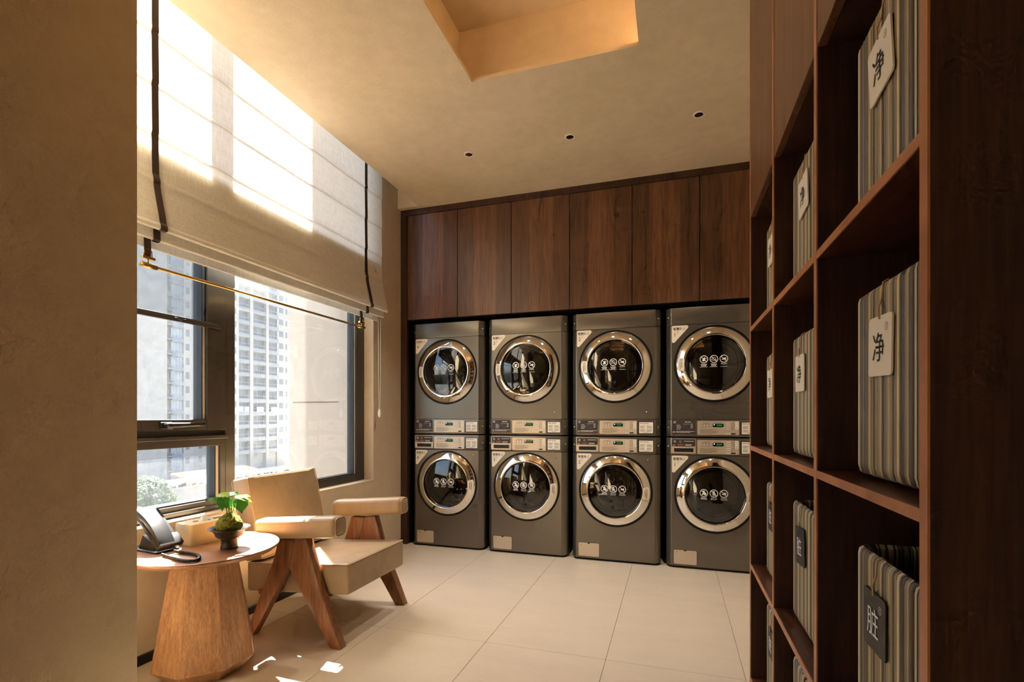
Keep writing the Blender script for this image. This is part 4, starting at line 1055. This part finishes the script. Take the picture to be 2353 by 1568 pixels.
# ------------------------------------------------------------------ footed dish and moss ball plant
DX, DY = -1.903, 1.757
dish = lath('footed_dish', [(0.0355, 0.0), (0.0365, 0.003), (0.0335, 0.020), (0.0330, 0.034), (0.0355, 0.047), (0.046, 0.050), (0.054, 0.056), (0.058, 0.066), (0.064, 0.080), (0.0855, 0.0925), (0.0850, 0.0945), (0.072, 0.089), (0.060, 0.079), (0.052, 0.070), (0.030, 0.064), (0.002, 0.063)], 'ceramic', None, 64, cap=False)
dish.location = (DX, DY, TZ); tag(dish, 'dark iron glazed footed dish holding a moss ball on the side table', 'dish')
plant = empty('ivy_plant', (DX, DY, TZ + 0.063), 0, 'small green ivy growing from a moss ball in the dark dish', 'plant')
PO = Vector(plant.location)
bm = bmesh.new(); bmesh.ops.create_icosphere(bm, subdivisions=5, radius=1.0)
for vv in bm.verts:
    d = vv.co.normalized(); k = 1 + 0.025 * mnoise.noise(d * 2.0) + 0.03 * mnoise.noise(d * 14) + 0.04 * mnoise.noise(d * 30)
    z = d.z
    vv.co = Vector((d.x * 0.055 * k, d.y * 0.055 * k, 0.042 + z * 0.040 * k)) if z < 0 else Vector((d.x * 0.055 * k * (1 - 0.18 * z), d.y * 0.055 * k * (1 - 0.18 * z), 0.042 + z * 0.053 * k))
bmob('moss_ball', bm, 'moss', plant, smooth=True)
rn = random.Random(3); mb = MB()
for i in range(1500):
    d = Vector((rn.gauss(0, 1), rn.gauss(0, 1), rn.gauss(0.3, 1))).normalized()
    if d.z < -0.55: continue
    p = Vector((d.x * 0.054 * (1 - 0.16 * max(0, d.z)), d.y * 0.054 * (1 - 0.16 * max(0, d.z)), 0.042 + d.z * (0.052 if d.z > 0 else 0.040))); t = d.cross(Vector((rn.random() - .5, rn.random() - .5, rn.random() - .5))).normalized()
    e = (d * 0.6 + t).normalized() * (0.003 + 0.004 * rn.random()); s = t.cross(d) * 0.0011
    mb.add([p + s, p - s, p + e], [(0, 1, 2)])
o = mb.build('moss_fronds', 'moss', plant); o['kind'] = 'stuff'
zp = lambda x, y, dd=0.0: proj_at(470 + x / 14.25, 1110 + y / 14.25, 2.256 + dd)
def leaf(base, tip, w, mat, nh, droop=0.006, fold=0.25):
    ax = (tip - base); L = ax.length; ax.normalize(); side = ax.cross(nh).normalized(); nn = side.cross(ax).normalized()
    shape = [(0.0, 0.10), (0.03, 0.62), (0.10, 0.90), (0.22, 1.0), (0.36, 0.88), (0.46, 0.93), (0.58, 0.70), (0.66, 0.60), (0.80, 0.26), (0.92, 0.09), (1.0, 0.0)]
    v, f = [], []
    for (s, h) in shape:
        back = -0.10 * L if s <= 0.03 else 0.0
        mid = base + ax * (s * L) - nn * (droop * s * s * 2)
        for q in (-1, -0.5, 0, 0.5, 1):
            v.append(mid + side * (q * h * w / 2) + nn * (fold * abs(q) * h * w / 2 - 0.25 * fold * (q * q) * h * w) + ax * (back * abs(q)))
    for i in range(len(shape) - 1):
        for k in range(4): a = i * 5 + k; f.append((a, a + 5, a + 6, a + 1))
    return ob('leaf', [p - PO for p in v], f, mat, plant, True)
px2m = 2.256 / FPX / 14.25
toC = (Vector((0, 0, CAMH)) - PO).normalized(); UPV = Vector((0, 0, 1))
LV = [  # base xy, tip xy, width, depth base, depth tip, light?, how far it faces the camera (0 = up, 1 = camera)
    ((480, 585), (60, 495), 190, 0.00, -0.02, 0, 0.55), ((760, 430), (335, 345), 200, 0.00, 0.01, 1, 0.7), ((600, 500), (580, 925), 270, -0.02, -0.045, 0, 0.95),
    ((870, 540), (690, 860), 250, -0.025, -0.045, 0, 0.9), ((800, 390), (745, 225), 190, 0.02, 0.05, 0, 0.3), ((900, 400), (1000, 235), 170, 0.01, 0.04, 0, 0.35),
    ((1060, 460), (1650, 600), 190, 0.0, 0.01, 1, 0.25), ((1180, 480), (1285, 345), 150, 0.0, 0.02, 1, 0.45), ((1290, 430), (1515, 395), 110, 0.01, 0.02, 1, 0.4),
    ((1000, 560), (960, 750), 170, -0.01, -0.02, 0, 0.95), ((1170, 560), (1218, 990), 370, -0.01, -0.035, 0, 0.97), ((870, 740), (830, 970), 110, 0.02, 0.03, 1, 0.9),
    ((760, 850), (630, 890), 100, 0.02, 0.03, 1, 0.8), ((980, 330), (1110, 420), 150, 0.02, 0.02, 0, 0.5), ((800, 420), (990, 330), 130, 0.0, 0.01, 0, 0.2)]
tops = []
for (b_, t_, w_, db, dt, lt, fc) in LV:
    bp, tp = zp(b_[0], b_[1], db), zp(t_[0], t_[1], dt)
    leaf(bp, tp, w_ * px2m * 1.25, 'leaf_light' if lt else 'leaf', (UPV * (1 - fc) + toC * fc).normalized()); tops.append(bp)
root_p = zp(800, 1120, 0.0)
for k, bp in enumerate(tops):
    rp = root_p + Vector((0.012 * math.cos(k * 2.4), 0.012 * math.sin(k * 2.4), 0.0)); rp.z = TZ + 0.150
    midp = rp.lerp(bp, 0.55) + Vector((0, 0, 0.014)); midp.x = rp.x * 0.55 + bp.x * 0.45; midp.y = rp.y * 0.55 + bp.y * 0.45
    tube('stem', [p - PO for p in spline([rp, midp, bp], 5)], 0.0014, 'stem', plant, 6)

# ================================================================== armchair
ch = empty('armchair', (-1.85, 2.42, 0), 0, 'tan leather armchair with V-shaped wooden legs facing the room', 'armchair')
CO = Vector(ch.location); cl = lambda x, y, z: (x - CO.x, y - CO.y, z - CO.z)
for side, (ya, yb) in enumerate(((2.090, 2.140), (2.700, 2.750))):
    rear = [(-2.154, 0.0), (-2.107, 0.0), (-1.874, 0.379), (-1.846, 0.520), (-1.938, 0.520), (-1.975, 0.40)]
    front = [(-1.623, 0.0), (-1.560, 0.0), (-1.690, 0.30), (-1.766, 0.535), (-1.846, 0.520), (-1.874, 0.379)]
    for nm, pol in (('leg', rear), ('leg', front)):
        prism(nm, [(p[0] - CO.x, p[1]) for p in pol], ya - CO.y, yb - CO.y, 'XZ', 'chair_wood', ch, 0.004, 40)
    # padded arm, rising slightly towards the front
    yc = (ya + yb) / 2 - 0.012 if side == 0 else (ya + yb) / 2 + 0.0
    def armfn(c):
        return Vector((c.x, c.y, c.z + (c.x - (-1.565 - CO.x)) * 0.082))
    arm = box('armrest', cl(-2.068, yc - 0.048, 0.555), cl(-1.565, yc + 0.048, 0.660), 'leather', ch, 0.030, 6, fn=armfn)
    pth = rrect(0.080, 0.089, 0.018, 5)
    for xx in (-1.5705, -2.0625):
        tube('piping', [armfn(Vector(cl(xx, yc + p[0], 0.6075 + p[1]))) for p in rrect(0.080, 0.089, 0.022, 6)], 0.0024, 'piping', arm, 6, True)
def seatfn(c): return Vector((c.x, c.y, c.z + (c.x - (-1.556 - CO.x)) * 0.070))
seat = box('seat', cl(-2.205, 2.147, 0.250), cl(-1.556, 2.692, 0.408), 'leather', ch, 0.016, 4, fn=seatfn)
ring = [(-1.557, 2.148), (-1.557, 2.691), (-2.204, 2.691), (-2.204, 2.148)]
rr_ = rrect(0.645, 0.541, 0.012, 4, -1.8805, 2.4195)
tube('piping', [seatfn(Vector(cl(p[0], p[1], 0.4035))) for p in rr_], 0.0024, 'piping', seat, 6, True)
def backfn(c):   # tilt the back cushion
    dz = c.z - 0.40; return Vector((c.x - dz * 0.235, c.y, c.z + (c.x - (-2.10 - CO.x)) * 0.20))
bk = box('backrest', cl(-2.215, 2.147, 0.385), cl(-2.104, 2.692, 0.826), 'leather', ch, 0.016, 4, fn=backfn)
tube('piping', [backfn(Vector(cl(-2.1055, p[0], p[1]))) for p in rrect(0.541, 0.435, 0.016, 5, 2.4195, 0.605)], 0.0026, 'piping', bk, 6, True)
tube('piping', [backfn(Vector(cl(-2.2135, p[0], p[1]))) for p in rrect(0.541, 0.435, 0.016, 5, 2.4195, 0.605)], 0.0026, 'piping', bk, 6, True)
box('seat_rail', cl(-2.12, 2.140, 0.20), cl(-2.07, 2.700, 0.228), 'chair_wood', ch, 0.003, 1)

# ================================================================== outside the window
GZ = -13.0
struct(box('ground_outside', (-260, -60, GZ - 0.5), (-2.7, 260, GZ), 'ground'))
mb = MB(); mb.box((-3.62, 4.05, GZ), (-2.54, 9.0, 1.285)).box((-3.62, 4.05, 1.300), (-2.54, 9.0, 16)).box((-3.60, 4.07, 1.285), (-2.54, 9.0, 1.300)).box((-2.86, 3.80, GZ), (-2.54, 4.05, 16))
struct(mb.build('wall_outside', 'concrete'))
struct(box('wall_facade', (-2.56, 3.60, GZ), (-2.532, 3.80, 16), 'concrete'))
# --- tower with three stacks of balconies
XB_ = -92.5
tB = empty('apartment_tower', (XB_, 95.0, GZ), 0, 'pale apartment tower with three columns of grey balconies, right of the mullion', 'building')
tl = lambda x, y, z: (x - XB_, y - 95.0, z - GZ)
mb = MB(); zt_ = 62.0
for (y0, y1, xo) in ((86.7, 87.96, 0.0), (91.11, 91.99, 0.0), (95.89, 96.70, 0.0), (99.91, 108.0, -0.6)): mb.box(tl(XB_ - 14, y0, GZ), tl(XB_ + xo, y1, zt_))
mb.box(tl(XB_ - 14, 87.96, GZ), tl(XB_ - 0.9, 99.91, zt_))
mb.build('wall', 'tower_wall', tB)
proto = {}
def inst(key, maker, parent, loc):
    if key not in proto: o = maker(); proto[key] = o.data
    else: o = link(bpy.data.objects.new(key[0], proto[key]), parent)
    o.location = loc; return o
for k in range(-5, 16):
    z = 8.27 + 2.96 * k - 0.87
    if z < GZ + 1: continue
    for (y0, y1) in ((87.96, 91.11), (91.99, 95.89), (96.70, 99.91)):
        w = y1 - y0
        def mk(w=w):
            b = MB(); b.box((-0.9, 0, 0), (-0.1, w, 0.80)).box((-0.3, 0, 0.80), (-0.05, w, 0.88)); return b.build('balcony', 'tower_band', tB)
        bal = inst(('balcony', round(w, 2)), mk, tB, tl(XB_, y0, z))
        def mk2(w=w):
            b = MB(); b.box((-0.2, 0, 1.55), (-0.15, w, 1.62)); n_ = 6
            for q in range(n_ + 1): b.box((-0.2, w * q / n_ - 0.02, 0.85), (-0.16, w * q / n_ + 0.02, 1.55))
            return b.build('railing', 'tower_rail', tB)
        inst(('railing', round(w, 2)), mk2, tB, tl(XB_, y0, z))
        def mk3(w=w):
            b = MB(); b.box((-0.88, w * 0.12, 0.85), (-0.83, w * 0.50, 2.75)).box((-0.88, w * 0.56, 0.85), (-0.83, w * 0.98, 2.75)); return b.build('balcony_window', 'tower_glass', tB)
        inst(('balcony_window', round(w, 2)), mk3, tB, tl(XB_, y0, z))
    zw = 9.15 + 2.97 * k
    for (y0, y1, xo) in ((100.63, 101.95, -0.6), (102.84, 103.29, -0.6), (86.75, 87.2, 0.0)):
        w = y1 - y0
        def mk4(w=w):
            b = MB(); b.box((-0.05, 0, 0), (0.04, w, 1.38)); return b.build('window', 'tower_glass', tB)
        inst(('window', round(w, 2)), mk4, tB, tl(XB_ + xo, y0, zw))
# laundry hanging on two floors
zr = 8.27 - 2.96 * 2
for (ya, yb, nm) in ((87.9, 89.3, 'white sheet drying on tower balcony, leftmost of the row'), (89.45, 90.8, 'white sheet drying on tower balcony, second of the row'), (92.95, 95.1, 'white sheet drying on tower balcony, third of the row'), (97.3, 99.5, 'white sheet drying on tower balcony, rightmost of the row')):
    s = box('bed_sheet', (XB_ - 0.045, ya + 0.1, zr - 0.02), (XB_ - 0.01, yb, zr + 1.1), 'sheet', None, 0.01, 1); tag(s, nm, 'laundry', 'laundry on the tower balconies')
# --- plain tower with enclosed balconies, seen through the left sash
XA_ = -96.7
tA = empty('apartment_tower', (XA_, 77.0, GZ), 0, 'pale beige apartment tower with glazed bays, seen through the opening sash', 'building')
ta = lambda x, y, z: (x - XA_, y - 77.0, z - GZ)
mb = MB(); mb.box(ta(XA_ - 14, 56.0, GZ), ta(XA_ + 1.6, 73.24, zt_)).box(ta(XA_ - 14, 73.24, GZ), ta(XA_ - 0.8, 75.5, zt_)).box(ta(XA_ - 14, 75.5, GZ), ta(XA_ - 0.3, 78.06, zt_)).box(ta(XA_ - 14, 78.06, GZ), ta(XA_, 80.3, zt_)).box(ta(XA_ - 14, 80.3, GZ), ta(XA_ - 0.5, 86.5, zt_))
mb.build('wall', 'tower_wall', tA)
for k in range(-10, 16):
    zb = 16.65 + 2.96 * k - 2.96 * 0
    if zb < GZ + 1 or zb > 55: continue
    def mk():
        b = MB(); b.box((-0.8, 0, 0), (0.5, 2.26, 0.28))
        for q in range(10): b.box((0.44, 0.24 * q, 0.28), (0.48, 0.24 * q + 0.06, 0.95))
        b.box((0.42, 0, 0.95), (0.5, 2.26, 1.0)); return b.build('balcony', 'tower_band', tA)
    inst(('balcony', 'A'), mk, tA, ta(XA_, 73.24, zb))
    def mk():
        b = MB(); b.box((-0.82, 0, 0), (-0.76, 0.45, 1.46)); return b.build('window', 'tower_glass', tA)
    inst(('window', 'A1'), mk, tA, ta(XA_, 73.95, zb + 1.19))
    def mk():
        b = MB(); b.box((-0.3, 0, 0), (0.1, 2.56, 0.86)); return b.build('spandrel', 'tower_band', tA)
    inst(('spandrel', 'A'), mk, tA, ta(XA_, 75.5, zb - 0.22))
    for (y0, w, z0, h, m_, ky) in ((75.5, 1.05, 0.64, 2.1, 'tower_glass_pale', 'b1'), (76.65, 0.6, 1.34, 1.4, 'tower_glass_pale', 'b2'), (77.4, 0.6, 1.34, 1.4, 'tower_glass_pale', 'b3'), (76.65, 0.6, 0.64, 0.6, 'tower_glass_pale', 'b4'), (77.4, 0.6, 0.64, 0.6, 'tower_glass_pale', 'b5')):
        def mk(w=w, h=h, m_=m_):
            b = MB(); b.box((-0.32, 0, 0), (-0.24, w, h)); return b.build('bay_pane', m_, tA)
        inst(('bay_pane', ky), mk, tA, ta(XA_, y0, zb + z0))
    for (y0, w, xo, ky) in ((78.55, 0.79, 0.0, 'A2'), (81.98, 0.75, -0.5, 'A3')):
        def mk(w=w):
            b = MB(); b.box((-0.05, 0, 0), (0.04, w, 1.40)); return b.build('window', 'tower_glass', tA)
        inst(('window', ky), mk, tA, ta(XA_ + xo, y0, zb + 1.29))
# --- podium and tree
pod = empty('podium_building', (-80, 78, GZ), 0, 'low pale podium with a planted terrace at the foot of the towers', 'building')
box('wall', (-8, -24, 0), (6, 40, 2.6), 'tower_wall', pod, 0.02, 1)
box('parapet', (5.7, -24, 2.6), (6.05, 40, 3.0), 'tower_wall', pod)
for k in range(9): box('opening', (5.99, -10 + k * 4.4, 0.3), (6.06, -7.2 + k * 4.4, 2.0), 'tower_glass', pod)
hedge = MB(); rn = random.Random(9)
for i in range(260):
    y = -22 + 58 * rn.random(); s = 0.25 + 0.35 * rn.random(); c = Vector((5.3 + 0.5 * rn.random(), y, 2.7 + 0.5 * rn.random()))
    d1 = Vector((rn.gauss(0, 1), rn.gauss(0, 1), rn.gauss(0, 1))).normalized() * s; d2 = d1.cross(Vector((rn.gauss(0, 1), rn.gauss(0, 1), rn.gauss(0, 1)))).normalized() * s
    hedge.add([c + d1, c + d2, c - d1, c - d2], [(0, 1, 2, 3)])
o = hedge.build('terrace_planting', 'foliage', pod); o['kind'] = 'stuff'
tc = proj_at(345, 1165, 46.0)
tree = empty('street_tree', (tc.x, tc.y, GZ), 0, 'rounded green tree below the window, lower left of the pane', 'tree')
tube('trunk', [(0, 0, 0), (0.1, 0, 3), (0, 0.1, 6.0)], [0.28, 0.22, 0.12], 'bark', tree, 10)
mb = MB(); rn = random.Random(4)
for i in range(5200):
    d = Vector((rn.gauss(0, 1), rn.gauss(0, 1), rn.gauss(0, 1))).normalized(); lump = 1 + 0.16 * mnoise.noise(d * 2.6)
    p = Vector((d.x * 2.2, d.y * 2.2, 5.6 + d.z * 2.9)) * 1.0; p = Vector((p.x * lump, p.y * lump, 5.6 + d.z * 2.9 * lump)) * (1 - 0.0 * rn.random())
    p.x *= (0.82 + 0.18 * rn.random()); p.y *= (0.82 + 0.18 * rn.random())
    s = 0.09 + 0.09 * rn.random(); d1 = (d.cross(Vector((rn.gauss(0, 1), rn.gauss(0, 1), rn.gauss(0, 1)))).normalized() + d * rn.gauss(0, 0.5)) * s; d2 = d1.cross(d).normalized() * s * 0.6
    mb.add([p + d1, p + d2, p - d1, p - d2], [(0, 1, 2, 3)])
o = mb.build('foliage', 'foliage', tree); o['kind'] = 'stuff'
